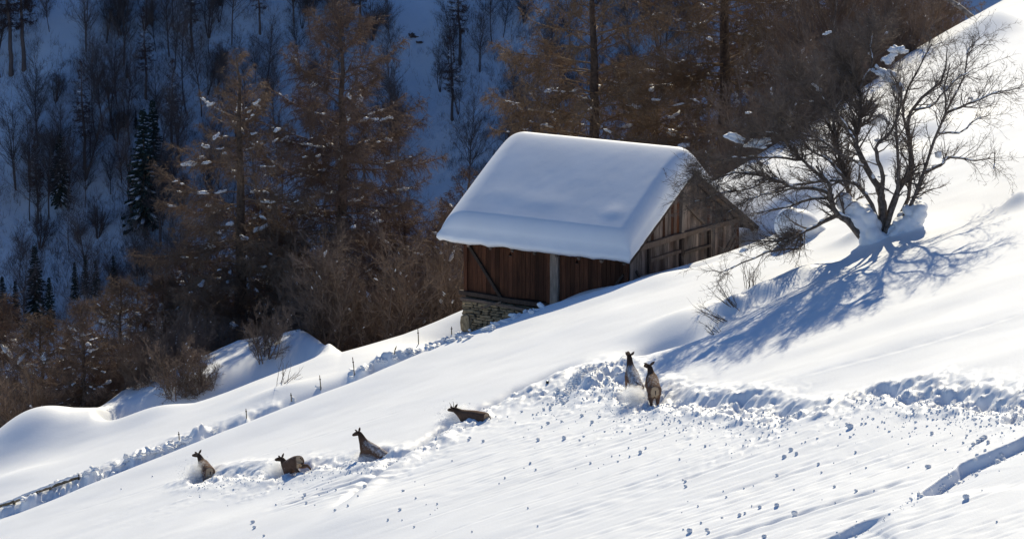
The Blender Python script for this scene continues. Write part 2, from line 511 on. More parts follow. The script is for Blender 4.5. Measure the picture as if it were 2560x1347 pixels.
def grow(rng, P, R, count, t0, t1, len_fn, ang, bias=(0, 0, 0), seg=4, wob=0.12, rad=0.45, rtip=0.35, flat=None, by_len=True, rmin=0.003, tpow=1.0):
    """children along parents. count = total number. returns P2, R2"""
    N, Sg, _ = P.shape
    ln = np.sum(np.linalg.norm(np.diff(P, axis=1), axis=-1), axis=1)
    pr = ln / ln.sum() if by_len else np.full(N, 1 / N)
    pid = rng.choice(N, size=count, p=pr)
    t = t0 + (t1 - t0) * rng.random(count) ** tpow
    f = t * (Sg - 1)
    k = np.minimum(f.astype(int), Sg - 2); w = (f - k)[:, None]
    base = P[pid, k] * (1 - w) + P[pid, k + 1] * w
    r0 = (R[pid, k] * (1 - w[:, 0]) + R[pid, k + 1] * w[:, 0])
    T = norm(P[pid, k + 1] - P[pid, k])
    rv = rng.normal(size=(count, 3))
    if flat is not None:
        rv[:, 2] *= flat
    Nn = norm(rv - T * np.sum(rv * T, -1, keepdims=True))
    a = rng.uniform(ang[0], ang[1], count)[:, None]
    D = norm(np.cos(a) * T + np.sin(a) * Nn)
    LN = len_fn(t, ln[pid], rng)
    out = np.empty((count, seg + 1, 3)); out[:, 0] = base
    b = np.array(bias)
    for i in range(seg):
        D = norm(D + b / seg + rng.normal(size=(count, 3)) * wob)
        out[:, i + 1] = out[:, i] + D * (LN / seg)[:, None]
    rr = np.maximum(r0 * rad, rmin)[:, None] * np.linspace(1, rtip, seg + 1)[None]
    return out, rr

def path(pts, n):
    """smooth resample of a polyline (Catmull-Rom)"""
    p = np.asarray(pts, float)
    p = np.vstack([2 * p[0] - p[1], p, 2 * p[-1] - p[-2]])
    m = len(p) - 3
    s = np.linspace(0, m - 1e-6, n)
    k = s.astype(int); u = (s - k)[:, None]
    a, b, c, d = p[k], p[k + 1], p[k + 2], p[k + 3]
    return 0.5 * (2 * b + (c - a) * u + (2 * a - 5 * b + 4 * c - d) * u ** 2 + (3 * b - a - 3 * c + d) * u ** 3)

def ico(sub):
    bm = bmesh.new()
    bmesh.ops.create_icosphere(bm, subdivisions=sub, radius=1.0)
    V = np.array([v.co[:] for v in bm.verts]); Fc = np.array([[v.index for v in f.verts] for f in bm.faces])
    bm.free()
    return V, Fc
ICO1 = ico(1); ICO2 = ico(2); ICO3 = ico(3)

def blob(rng, sub=2, amp=0.28, lumps=4):
    """an uneven lump, unit size"""
    V, Fc = {1: ICO1, 2: ICO2, 3: ICO3}[sub]
    d = np.zeros(len(V))
    for _ in range(lumps):
        c = norm(rng.normal(size=3)); k = rng.uniform(1.5, 4)
        d += rng.uniform(-1, 1) * np.sin(k * (V @ c) + rng.uniform(0, 6))
    d += rng.normal(size=len(V)) * 0.10
    return V * (1 + amp * d / math.sqrt(lumps))[:, None], Fc

def rough_lump(seed, rough=0.30):
    """a torn, many-humped lump of snow with a flatter underside"""
    rng = np.random.default_rng(seed)
    V, Fc = ICO3
    P = V * 0.55
    c = [np.zeros(3)] + [np.array([rng.uniform(-0.75, 0.75), rng.uniform(-0.35, 0.35), rng.uniform(-0.10, 0.32)]) for _ in range(6)]
    r = [0.42] + [rng.uniform(0.20, 0.40) for _ in range(6)]
    # radial support of the union of small balls
    R = np.full(len(V), 0.12)
    for ci, ri in zip(c, r):
        b = V @ ci
        q = ri * ri - (ci @ ci - b * b)
        R = np.maximum(R, np.where(q > 0, b + np.sqrt(np.maximum(q, 0)), 0))
    d = np.zeros(len(V))
    for _ in range(7):
        k = norm(rng.normal(size=3)) * rng.uniform(4, 11)
        d += np.sin(V @ k + rng.uniform(0, 6))
    P = V * (R * (1 + rough * 0.12 * d))[:, None]
    P[:, 2] = np.where(P[:, 2] < 0, P[:, 2] * 0.6, P[:, 2])
    return P / max(np.ptp(P[:, 0]), 0.1), Fc
CLUMPS = []
for i in range(12):
    Vb, Fb = rough_lump(100 + i)
    CLUMPS.append(mesh_np('snow_clump', Vb, [Fb], [M_SNOWC], smooth=True))

def clump_parts(parent, rng, P, n, size, tlo=0.25, thi=0.85, small=True, nsmall=200):
    """snow lying on the branches: the large clumps one by one, the crumbs as one part"""
    N, Sg, _ = P.shape
    def spots(m):
        pid = rng.integers(0, N, m); t = rng.uniform(tlo, thi, m) * (Sg - 1)
        k = np.minimum(t.astype(int), Sg - 2); w = (t - k)[:, None]
        return P[pid, k] * (1 - w) + P[pid, k + 1] * w, P[pid, k + 1] - P[pid, k]
    c, d = spots(n)
    for p, t in zip(c, d):
        s = size * rng.uniform(0.55, 1.25) * (1.6 if rng.random() < 0.12 else 1)
        o = link('snow_clump', CLUMPS[rng.integers(len(CLUMPS))], parent, Vector(p + np.array([0, 0, s * 0.05])))
        az = math.atan2(t[1], t[0]); el = math.asin(max(-0.9, min(0.9, t[2] / (np.linalg.norm(t) + 1e-9))))
        o.rotation_euler = (rng.uniform(-0.3, 0.3), -el, az + rng.choice([0, math.pi]))
        o.scale = (s * rng.uniform(0.8, 1.7), s * rng.uniform(0.7, 1.1), s * rng.uniform(0.7, 1.2))
    if small:
        g = Geo(); c, d = spots(nsmall)
        for p, t in zip(c, d):
            s = size * rng.uniform(0.10, 0.36)
            Vb, Fb = ICO1
            Vb = Vb * np.array([s * 0.7, s * 0.5, s * 0.42]) * (1 + rng.normal(size=(len(Vb), 1)) * 0.18)
            T = norm(t)
            Vb = Vb + np.outer(ICO1[0] @ T, T) * s * rng.uniform(0.2, 2.2)
            g.add(Vb + p + rng.normal(size=3) * np.array([0.02, 0.02, 0.01]) + np.array([0, 0, 0.02]), Fb)
        tag(link('snow_crumbs', g.mesh('snow_crumbs', M_SNOWC, True), parent), kind='stuff')

# ---------------------------------------------------------------- larches
def larch(seed, Ht, Rad, nb, nsec, nter, t_low=0.10, trunk_r=0.24, tw=0.009, droop=0.55, shape=0.75, bark=None, twig=None, name='larch_tree', low_e=-0.10):
    rng = np.random.default_rng(seed)
    root = link(name, None)
    n = 26
    zz = np.linspace(-1.0, Ht, n)
    tx = 0.10 * np.cumsum(rng.normal(size=n)) * 0.35; ty = 0.10 * np.cumsum(rng.normal(size=n)) * 0.35
    tp = np.stack([tx - tx[2], ty - ty[2], zz], -1)
    tr = trunk_r * np.clip(1 - zz / Ht, 0, 1.1) ** 0.85 + 0.012
    tr[:3] *= np.array([1.4, 1.25, 1.08])
    V, q = tubes(tp[None], tr[None], 12)
    link('trunk', mesh_np('trunk', V, [q], [bark or M_LARCH_BARK], smooth=True), root)
    # main branches
    t = np.sort(rng.uniform(t_low, 0.985, nb) ** 0.9)
    az = np.arange(nb) * 2.399963 + rng.uniform(-0.5, 0.5, nb)
    prof = Rad * (1 - t) ** shape * (0.75 + 0.25 * np.minimum(1, t / (t_low + 0.14))) * rng.uniform(0.6, 1.12, nb) + 0.25
    seg = 8
    zc = t * Ht
    k = np.clip(np.searchsorted(zz, zc) - 1, 0, n - 2)
    w = ((zc - zz[k]) / (zz[k + 1] - zz[k]))[:, None]
    p = tp[k] * (1 - w) + tp[k + 1] * w
    P = np.empty((nb, seg + 1, 3)); P[:, 0] = p
    # young shoots rise, older limbs sag and lift again at the tip
    e0 = np.interp(t, [0, 0.35, 0.7, 1.0], [low_e, 0.4 * low_e, 0.22, 0.75]) + rng.normal(size=nb) * 0.15
    sag = np.interp(t, [0, 0.5, 1.0], [droop, droop * 0.75, 0.05])
    a = az.copy()
    for i in range(seg):
        f = i / (seg - 1)
        e = e0 - sag * math.sin(min(1, f * 1.5) * math.pi * 0.6) + 0.50 * f * f + rng.normal(size=nb) * 0.10
        a = a + rng.normal(size=nb) * 0.13
        D = np.stack([np.cos(a) * np.cos(e), np.sin(a) * np.cos(e), np.sin(e)], -1)
        P[:, i + 1] = P[:, i] + D * (prof / seg)[:, None]
    R = (0.010 + 0.017 * prof / max(Rad, 1e-6) * (trunk_r / 0.24) ** 0.5 * 2.0)[:, None] * np.linspace(1, 0.25, seg + 1)[None]
    g = Geo()
    V, q = tubes(P, R, 5); g.add(V, q)
    P2, R2 = grow(rng, P, R, nsec, 0.10, 1.0, lambda t, l, r: np.clip(0.34 * l * (1.25 - t), 0.25, 1.3) * r.uniform(0.5, 1.15, len(t)),
                  (0.6, 1.15), bias=(0, 0, -0.45), seg=3, wob=0.14, rad=0.45, rtip=0.4, flat=0.55, rmin=0.0055, tpow=0.62)
    V, q = tubes(P2, R2, 3); g.add(V, q)
    P3, R3 = grow(rng, P2, R2, nter, 0.05, 1.0, lambda t, l, r: r.uniform(0.10, 0.34, len(t)) * (0.6 + 0.5 * l),
                  (0.45, 1.3), bias=(0, 0, -0.45), seg=1, wob=0.2, rmin=tw)
    V, f = spikes(P3[:, 0], P3[:, 1], tw * rng.uniform(0.7, 1.3, len(P3)))
    g.add(V, f)
    crown = link('crown', g.mesh('crown', twig or M_LARCH_TWIG), root)
    root['_h'] = Ht
    return root, P

def place_larch(src, base, top_v, rz, label, group, first=False, scale=None):
    """stand a larch on a ground point so that its tip reaches the given row"""
    if scale is None:
        d = ray(1280, top_v)
        ztop = d[2] / d[1] * base[1]
        scale = (ztop - base[2]) / src['_h']
    if first:
        src.location = Vector(base); src.rotation_euler = (0, 0, rz); src.scale = (scale,) * 3
        tag(src, label, 'tree', group)
        return src
    o = copy_tree(src, base, rz, scale, label, group)
    o['category'] = 'tree'
    return o

G_L = 'larches behind the snowy meadow'
lA, PA = larch(1, 14.0, 7.6, 130, 8200, 110000, t_low=0.10, trunk_r=0.31, droop=0.45, shape=0.95, tw=0.008, low_e=-0.32)
clump_parts(lA, np.random.default_rng(31), PA[:105], 85, 0.30, nsmall=170)
lB, PB = larch(2, 14.0, 5.7, 120, 8200, 125000, t_low=0.20, trunk_r=0.29, tw=0.0065, droop=0.36, shape=0.60)
clump_parts(lB, np.random.default_rng(32), PB[:90], 95, 0.24, nsmall=230)
lC, PC = larch(3, 24.0, 8.2, 190, 11000, 180000, t_low=0.08, trunk_r=0.42, tw=0.008, droop=0.55, shape=0.60, low_e=-0.2, twig=M_GOLD_TWIG)
clump_parts(lC, np.random.default_rng(33), PC[:130], 140, 0.33, nsmall=450)
lS, PS = larch(4, 6.0, 2.7, 100, 3200, 42000, t_low=0.05, trunk_r=0.11, tw=0.007, droop=0.30, shape=0.9)
clump_parts(lS, np.random.default_rng(34), PS[:80], 30, 0.22, nsmall=140)

place_larch(lA, on_ground(603, 189.0), 128, 0.5, 'tall larch with bare brown twigs, left one of two in front of the blue hillside', G_L, True)
place_larch(lB, on_ground(862, 191.0), 28, 1.2, 'broad larch with snow-lined level boughs, between the leftmost tall larch and the hut', G_L, True)
place_larch(lC, on_ground(1475, 216.0), 0, 2.2, 'huge larch with a dark trunk rising straight above the hut roof', G_L, True, scale=1.45)
place_larch(lC, on_ground(1810, 222.0), 0, 4.4, 'golden brown larch behind the right end of the hut roof ridge', G_L, scale=1.4)
place_larch(lC, on_ground(2010, 230.0), 0, 0.9, 'dark brown larch behind the crown of the bare tree', G_L, scale=1.35)
place_larch(lC, on_ground(1640, 240.0), 0, 5.4, 'larch standing farthest back between the two huge larches above the hut', G_L, scale=1.4)
place_larch(lC, on_ground(2200, 236.0), 0, 3.3, 'larch at the top of the right slope behind the birches', G_L, scale=1.15)
place_larch(lC, on_ground(1300, 232.0), 0, 1.7, 'wide larch behind the left half of the hut roof', G_L, scale=1.05)
place_larch(lA, on_ground(1170, 192.0), 420, 3.6, 'low larch half hidden behind the left end of the hut roof', G_L)
place_larch(lA, on_ground(470, 190.0), 600, 2.6, 'shorter larch behind the leftmost tall larch, lower and to its left', G_L)
place_larch(lA, on_ground(720, 195.0), 560, 4.9, 'shorter larch in the gap between the two tall larches', G_L)
place_larch(lA, on_ground(1010, 193.0), 500, 0.2, 'shorter larch right of the broad larch with level boughs', G_L)
place_larch(lS, on_ground(205, 177.5), 752, 0.3, 'dense young larch with a cone shaped crown at the lower left edge of the wood', 'young larches', True)
place_larch(lS, on_ground(85, 187.0), 790, 2.1, 'slender young larch in front of the snowy spruces at far left', 'young larches')
place_larch(lS, on_ground(-15, 189.0), 745, 4.0, 'young larch cut by the left edge of the picture', 'young larches')
place_larch(lS, on_ground(310, 186.0), 700, 5.0, 'young larch behind the sunlit snow mound at left', 'young larches')
place_larch(lS, on_ground(400, 188.0), 690, 1.5, 'young larch between the snow mound and the leftmost tall larch', 'young larches')

# ---------------------------------------------------------------- alders and other bare bushes by the meadow edge
def bare_tree(seed, Ht, nst, spread, n2, n3, n4, r0, trunk_m, twig_m, name, tw=0.006, lean=0.0, up=0.5):
    rng = np.random.default_rng(seed)
    root = link(name, None)
    seg = 9
    P = np.empty((nst, seg + 1, 3))
    for i in range(nst):
        az = rng.uniform(0, 6.28) if nst > 1 else 0
        e = rng.uniform(0.3, 1.0) * spread
        D = np.array([math.cos(az) * math.sin(e) + lean, math.sin(az) * math.sin(e), math.cos(e)])
        p = np.array([rng.normal() * 0.12, rng.normal() * 0.12, -0.6]) * (1 if nst > 1 else 0) + np.array([0, 0, -0.6])
        h = (Ht + 0.6) * rng.uniform(0.75, 1.0)
        P[i, 0] = p
        for k in range(seg):
            D = norm(D + rng.normal(size=3) * 0.09 + np.array([0, 0, 0.07]))
            p = p + D * h / seg
            P[i, k + 1] = p
    R = (r0 * rng.uniform(0.75, 1.1, nst))[:, None] * np.linspace(1.1, 0.18, seg + 1)[None]
    g = Geo(); V, q = tubes(P, R, 7); g.add(V, q)
    link('trunk' if nst == 1 else 'stems', g.mesh('stems', trunk_m, True), root)
    g = Geo()
    P2, R2 = grow(rng, P, R, n2, 0.22, 0.98, lambda t, l, r: l * (0.42 - 0.26 * t) * r.uniform(0.5, 1.15, len(t)), (0.5, 1.0), (0, 0, up), 5, 0.12, 0.5, 0.3)
    V, q = tubes(P2, R2, 4); g.add(V, q)
    P3, R3 = grow(rng, P2, R2, n3, 0.1, 1.0, lambda t, l, r: np.clip(l * 0.5, 0.15, 1.2) * r.uniform(0.4, 1.1, len(t)), (0.4, 1.0), (0, 0, up * 0.6), 3, 0.15, 0.55, 0.4, rmin=tw)
    V, q = tubes(P3, R3, 3); g.add(V, q)
    P4, R4 = grow(rng, P3, R3, n4, 0.05, 1.0, lambda t, l, r: r.uniform(0.12, 0.40, len(t)) * (0.5 + 0.4 * l), (0.35, 1.0), (0, 0, 0.1), 1, 0.1, rmin=tw)
    V, f = spikes(P4[:, 0], P4[:, 1], tw * rng.uniform(0.7, 1.2, len(P4))); g.add(V, f)
    link('crown', g.mesh('crown', twig_m), root)
    root['_h'] = Ht
    return root, P2

alders = [bare_tree(51, 5.0, 8, 0.42, 150, 1400, 14000, 0.055, M_ALDER, M_ALDER, 'alder_bush'),
          bare_tree(52, 5.0, 5, 0.32, 120, 1200, 13000, 0.06, M_ALDER, M_ALDER, 'alder_bush'),
          bare_tree(53, 3.2, 10, 0.75, 150, 1200, 11000, 0.035, M_ALDER, M_ALDER, 'alder_bush', up=0.3)]
for k, (a, p2) in enumerate(alders):
    clump_parts(a, np.random.default_rng(60 + k), p2, 3, 0.15, nsmall=16)
G_A = 'bare bushes along the meadow edge'
bush = [  # u, depth, variant, top row, rotation, label
    (810, 177.0, 1, 520, 0.2, 'slender bare alder with forked pale stems beside the thick larch trunk'),
    (975, 178.0, 0, 560, 1.0, 'multi-stemmed bare alder midway between the thick larch trunk and the hut'),
    (1060, 180.0, 0, 500, 2.4, 'tall bare alder at the edge of the snow just left of the hut'),
    (925, 184.0, 1, 560, 3.3, 'thin bare alder behind the multi-stemmed one'),
    (745, 181.0, 1, 640, 5.1, 'bare alder with fine grey twigs between the two tall larches'),
    (655, 174.0, 0, 745, 4.0, 'clump of upright alder stems to the right of the leftmost tall larch'),
    (520, 182.0, 0, 760, 0.7, 'dense brown alder bush left of the trunk of the leftmost tall larch'),
    (440, 173.0, 2, 800, 1.9, 'spreading bare bush on the brow left of the tall larches'),
    (390, 182.0, 0, 740, 3.0, 'bare bush behind the small snow hump at left'),
    (330, 183.0, 2, 850, 4.3, 'low spreading bush on the sunlit snow mound'),
    (245, 178.0, 2, 900, 5.5, 'sparse twiggy bush at the steep left side of the snow mound'),
    (1120, 182.0, 1, 470, 0.9, 'bare alder rising against the blue hillside beside the hut eave'),
    (20, 184.0, 2, 880, 3.8, 'low bare bush at the far left below the young larches'),
    (130, 179.0, 0, 830, 1.4, 'bare bush between the two young larches at left'),
    (1010, 186.0, 2, 620, 1.4, 'tangled bush in the shade behind the alders'),
    (480, 178.0, 0, 770, 5.7, 'thicket of brown stems between the spreading bush and the leftmost tall larch'),
    (1090, 187.0, 0, 560, 4.6, 'brown thicket close behind the left wall of the hut'),
    (880, 182.0, 2, 760, 2.2, 'low tangle of twigs by the thick larch trunk'),
    (1140, 178.0, 2, 620, 5.2, 'low bush touching the stone corner of the hut'),
    (290, 180.0, 0, 790, 2.0, 'tall brown bush on the left flank of the sunlit snow mound'),
    (360, 176.0, 2, 840, 0.3, 'twiggy bush in the dip in front of the sunlit snow mound'),
    (410, 177.0, 0, 780, 4.4, 'brown bush in the middle of the sunlit snow mound'),
    (170, 181.0, 0, 840, 0.9, 'brown bush in front of the dense young cone shaped larch'),
    (70, 182.0, 0, 860, 2.9, 'brown bush under the slender young larch at far left'),
    (690, 175.5, 0, 800, 2.4, 'small bush of thin stems on the brow right of the upright alders'),
    (1030, 179.0, 2, 640, 0.1, 'spreading bush on the brow between alders and hut'),
    (500, 172.5, 2, 850, 0.6, 'small bush peeping over the brow above the short stake'),
    (320, 177.0, 0, 820, 5.2, 'brown bush with many stems behind the dip at left'),
    (270, 182.0, 0, 800, 3.4, 'brown bush between the cone shaped young larch and the mound'),
    (720, 179.0, 2, 800, 1.1, 'brushwood on the sunlit snow right of the leftmost tall larch'),
    (440, 180.0, 2, 800, 5.9, 'brushwood on the far side of the sunlit snow mound'),
]
used = set()
for u, y, k, tv, rz, lab in bush:
    b = on_ground(u, y)
    src = alders[k][0]
    d = ray(1280, tv)
    sc = (d[2] / d[1] * y - b[2]) / src['_h']
    if k not in used:
        used.add(k)
        src.location = Vector(b); src.rotation_euler = (0, 0, rz); src.scale = (sc,) * 3
        tag(src, lab, 'bush', G_A)
    else:
        o = copy_tree(src, b, rz, sc, lab, G_A); o['category'] = 'bush'

# birches and grey trees at the top of the right slope
bi, p2 = bare_tree(71, 17.0, 1, 0.10, 110, 1500, 16000, 0.15, M_BIRCH, M_ALDER, 'birch_tree', tw=0.009, up=0.7)
G_B = 'birches above the right slope'
b = on_ground(2050, 203.0)
bi.location = Vector(b); tag(bi, 'pale barked birch rising behind the bare tree near the hut', 'tree', G_B)
for u, y, rz, sc, lab in [(1985, 212.0, 1.3, 1.05, 'birch with a whitish trunk, left of the other birches'),
                          (2230, 207.0, 2.7, 0.75, 'birch with fine grey twigs above the tip of the bare tree'),
                          (2120, 211.0, 4.0, 0.9, 'birch standing between the pale barked birch and the slope edge'),
                          (2330, 214.0, 5.2, 0.62, 'small birch at the upper right edge of the slope')]:
    o = copy_tree(bi, on_ground(u, y), rz, sc, lab, G_B); o['category'] = 'tree'
for u, y, k, sc, rz, lab in [(1900, 201.0, 0, 1.7, 0.4, 'grey brown bush at the back of the right slope, left one'),
                             (2120, 202.0, 0, 1.5, 2.0, 'grey brown bush on the right slope behind the snow cap of the bare tree'),
                             (2290, 208.0, 1, 1.3, 3.2, 'twiggy bush on the skyline of the right slope'),
                             (2400, 216.0, 1, 1.2, 4.9, 'twiggy bush at the very top right'),
                             (2000, 190.0, 1, 1.2, 5.9, 'bare bush right behind the low branch with the snow slab'),
                             (1930, 186.0, 2, 1.2, 2.9, 'spreading bush on the skyline behind the hut gable'),
                             (2060, 191.0, 2, 1.4, 4.2, 'spreading bush behind the left stems of the bare tree'),
                             (2170, 195.0, 2, 1.3, 0.8, 'spreading bush behind the upper stems of the bare tree'),
                             (2240, 199.0, 0, 1.0, 5.2, 'small bush near the skyline right of the bare tree top'),
                             (1880, 188.0, 0, 1.3, 3.9, 'grey bush between the hut gable and the bare tree'),
                             (1850, 195.0, 2, 1.6, 1.1, 'low bush right behind the hut gable')]:
    o = copy_tree(alders[k][0], on_ground(u, y), rz, sc, lab, G_A); o['category'] = 'bush'

# fallen white birch limb at the very top right
pts = [at(2350, -12, 208), at(2395, 15, 207.4), at(2425, 40, 207), at(2452, 62, 206.6)]
root = empty('birch_log', pts[-1], 'pale snow-dusted birch limb leaning down at the top right skyline', 'fallen limb')
P = path(np.array(pts) - pts[-1], 10)
V, q = tubes(P[None], np.linspace(0.11, 0.16, 10)[None], 8)
link('limb', mesh_np('limb', V, [q], [M_BIRCH], smooth=True), root)
clump_parts(root, np.random.default_rng(8), P[None], 4, 0.35, 0.05, 0.9, small=False)

# ---------------------------------------------------------------- the far hillside : bare trees, larches and spruces
def far_bare(seed, Ht, nst=1, spread=0.1, dense=1.0):
    rng = np.random.default_rng(seed)
    root = link('bare_tree', None)
    seg = 6; P = np.empty((nst, seg + 1, 3))
    for i in range(nst):
        az = rng.uniform(0, 6.28); e = rng.uniform(0.4, 1) * spread
        D = np.array([math.cos(az) * math.sin(e), math.sin(az) * math.sin(e), math.cos(e)]); p = np.array([0, 0, -0.5])
        P[i, 0] = p
        for k in range(seg):
            D = norm(D + rng.normal(size=3) * 0.07 + np.array([0, 0, 0.05])); p = p + D * (Ht + 0.5) / seg * (1 - 0.08 * i)
            P[i, k + 1] = p
    R = np.linspace(0.085, 0.014, seg + 1)[None] * np.ones((nst, 1))
    V, q = tubes(P, R, 5)
    link('trunk', mesh_np('trunk', V, [q], [M_FAR_BARE]), root)
    g = Geo()
    P2, R2 = grow(rng, P, R, int(46 * dense), 0.25, 0.97, lambda t, l, r: l * (0.5 - 0.33 * t) * r.uniform(0.5, 1.1, len(t)), (0.5, 0.95), (0, 0, 0.45), 4, 0.12, 0.45, 0.4, rmin=0.012)
    V, q = tubes(P2, R2, 3); g.add(V, q)
    P3, R3 = grow(rng, P2, R2, int(600 * dense), 0.10, 1.0, lambda t, l, r: np.clip(l * 0.45, 0.3, 1.1) * r.uniform(0.5, 1.1, len(t)), (0.4, 1.0), (0, 0, 0.3), 1, 0.1, rmin=0.014)
    V, f = spikes(P3[:, 0], P3[:, -1], 0.009); g.add(V, f)
    P4, R4 = grow(rng, P3, R3, int(2200 * dense), 0.1, 1.0, lambda t, l, r: r.uniform(0.25, 0.6, len(t)), (0.4, 1.0), (0, 0, 0.1), 1, 0.1, rmin=0.012)
    V, f = spikes(P4[:, 0], P4[:, 1], 0.0065); g.add(V, f)
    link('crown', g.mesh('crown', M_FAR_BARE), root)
    return root

def spruce(seed, Ht, Rad):
    rng = np.random.default_rng(seed)
    root = link('spruce_tree', None)
    P = np.array([[[0, 0, -0.5], [0.02, 0, Ht * 0.5], [0, 0.02, Ht]]])
    V, q = tubes(P, np.array([[0.16, 0.09, 0.01]]), 6)
    link('trunk', mesh_np('trunk', V, [q], [M_LARCH_BARK]), root)
    g = Geo(); gs = Geo()
    nb = 190
    t = np.sort(rng.uniform(0.06, 0.99, nb))
    for i in range(nb):
        ln = Rad * (1 - t[i]) ** 0.85 * rng.uniform(0.65, 1.15) + 0.10
        az = i * 2.4 + rng.uniform(-0.5, 0.5)
        el = 0.25 - 0.75 * (1 - t[i])
        D = np.array([math.cos(az) * math.cos(el), math.sin(az) * math.cos(el), math.sin(el)])
        Sd = np.array([-math.sin(az), math.cos(az), 0])
        p0 = np.array([0, 0, t[i] * Ht])
        m = 9
        f = rng.uniform(0.15, 1.0, m)
        side = rng.choice([-1, 1], m) * rng.uniform(0.3, 0.9, m)
        A = p0 + D * (ln * f)[:, None] * np.array([1, 1, 1.0])
        B = A + (D * 0.6 + Sd * side[:, None] + np.array([0, 0, -0.55])) * (0.16 + 0.26 * ln * (1.1 - f))[:, None]
        V, fc = spikes(A, B, 0.055 + 0.05 * ln); g.add(V, fc)
        V, fc = spikes(p0[None], (p0 + D * ln)[None], 0.07 + 0.02 * ln); g.add(V, fc)
        if rng.random() < 0.42:
            Vb = ICO1[0] * np.array([ln * 0.26, ln * 0.11, 0.035 + 0.02 * ln]) * (1 + rng.normal(size=(12 if len(ICO1[0]) == 12 else len(ICO1[0]), 1)) * 0.2)
            ca, sa = math.cos(az), math.sin(az)
            Rm = np.array([[ca, -sa, 0], [sa, ca, 0], [0, 0, 1]])
            Vb = Vb @ Rm.T
            Vb[:, 2] += np.tan(el) * (Vb[:, 0] * ca + Vb[:, 1] * sa)
            gs.add(Vb + p0 + D * ln * rng.uniform(0.5, 0.8) + np.array([0, 0, 0.06]), ICO1[1])
    link('crown', g.mesh('crown', M_SPRUCE), root)
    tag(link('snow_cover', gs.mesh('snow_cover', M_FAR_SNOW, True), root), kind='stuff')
    root['_h'] = Ht
    return root

far_kinds = [far_bare(201, 9.0), far_bare(202, 10.5), far_bare(203, 8.0, 3, 0.25, 1.3), far_bare(204, 9.0, 2, 0.2, 1.2), far_bare(205, 4.5, 5, 0.5, 1.0)]
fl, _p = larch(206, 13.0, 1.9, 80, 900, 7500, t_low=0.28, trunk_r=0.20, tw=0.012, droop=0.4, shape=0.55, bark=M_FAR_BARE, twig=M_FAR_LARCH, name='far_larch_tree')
clump_parts(fl, np.random.default_rng(9), _p[:60], 14, 0.30, small=False)
sp = [spruce(207, 8.5, 1.75), spruce(208, 8.5, 1.45)]
rngf = np.random.default_rng(77)
LAB_FAR = ['slim leafless tree with a straight thin trunk on the shaded blue hillside', 'taller leafless tree with a loose open crown on the shaded blue hillside',
           'leafless tree with three stems on the shaded blue hillside', 'leafless tree forked into two stems on the shaded blue hillside',
           'low many-stemmed leafless bush on the shaded blue hillside']
far_first = [True] * 5

def lanes(u, v):
    """how open the snow is here: avalanche lanes stay clear"""
    d1 = abs(u - (1052 + 0.06 * (v - 200))) / 62.0
    d2 = abs(u - (225 - 0.55 * v)) / 55.0
    d3 = abs(u - (690 + 0.1 * v)) / 60.0
    return min(d1, d2, d3 * 1.6)
cells = []
tries = 0
while len(cells) < 236 and tries < 9000:
    tries += 1
    u = rngf.uniform(-40, 1750); v = rngf.uniform(10, 930)
    if lanes(u, v) < 1.0 and rngf.random() < 0.93: continue
    if u > 1160 and rngf.random() < 0.45: continue
    if v > 600 and rngf.random() < 0.35: continue
    if any((abs(u - a) < 20 and abs(v - b) < 24) for a, b in cells): continue
    cells.append((u, v))
def hill_place(u, v):
    if u > 1090: return 'right of the open snow gully'
    if u > 960: return 'in the open snow gully'
    if u > 640: return 'high above the two tall larches' if v < 300 else 'behind the two tall larches'
    if u > 420: return 'above the leftmost tall larch' if v < 170 else 'behind the leftmost tall larch'
    if v < 160: return 'at the upper left' if u > 110 else 'in the top left corner'
    if v < 350: return 'above the tall spruce pair' if u > 200 else 'beside the slanting snow lane'
    if v < 600: return 'left of the tall spruce pair' if u > 180 else 'around the lone spruce'
    return 'by the broad snow-laden spruce'
KIND_FAR = ['slim straight leafless tree', 'tall leafless tree with a loose open crown', 'leafless tree with three stems', 'leafless tree forked into two stems', 'low many-stemmed leafless bush']
for u, v in cells:
    k = int(rngf.choice(5, p=[0.22, 0.20, 0.18, 0.18, 0.22]))
    b = hill_hit(u, v); sc = rngf.uniform(0.6, 1.25)
    lab = KIND_FAR[k] + ' ' + hill_place(u, v)
    if far_first[k]:
        far_first[k] = False
        o = far_kinds[k]; o.location = Vector(b); o.scale = (sc,) * 3
        tag(o, lab, 'tree')
    else:
        o = copy_tree(far_kinds[k], b, rngf.uniform(0, 6.28), sc)
        o.rotation_euler = (rngf.normal() * 0.05, rngf.normal() * 0.07, o.rotation_euler[2])
    o['label'] = lab; o['group'] = lab.replace('tree', 'trees', 1).replace('bush', 'bushes', 1)
    o['category'] = 'tree' if k < 4 else 'bush'
flist = [(60, 178, 1.25, 'tall snow-flecked larch with a thick dark trunk at the top left corner'),
         (28, 192, 1.3, 'tall larch at the upper left edge, left of the thick dark trunk'),
         (212, 425, 0.95, 'dark far larch with a long bare lower trunk left of the lone spruces'),
         (365, 250, 0.8, 'far larch above the dark pair of spruces'), (480, 130, 0.8, 'far larch high on the blue hillside left of the open gully'),
         (300, 60, 0.9, 'far larch with its tip cut off at the top of the picture'), (95, 560, 0.75, 'far larch low on the left of the blue hillside'),
         (430, 380, 0.8, 'reddish far larch close behind the leftmost tall larch'), (900, 90, 0.8, 'far larch behind the tip of the broad larch'),
         (1150, 160, 0.9, 'far larch right of the open snow gully'), (1130, 300, 0.8, 'far larch on the blue hillside left of the huge larch'),
         (650, 90, 0.7, 'far larch left of the narrow snow lane')]
for i, (u, v, sc, lab) in enumerate(flist):
    b = hill_hit(u, v)
    if i == 0:
        fl.location = Vector(b); fl.scale = (sc,) * 3; tag(fl, lab, 'tree', 'larches on the far hillside')
    else:
        o = copy_tree(fl, b, rngf.uniform(0, 6.28), sc, lab, 'larches on the far hillside')
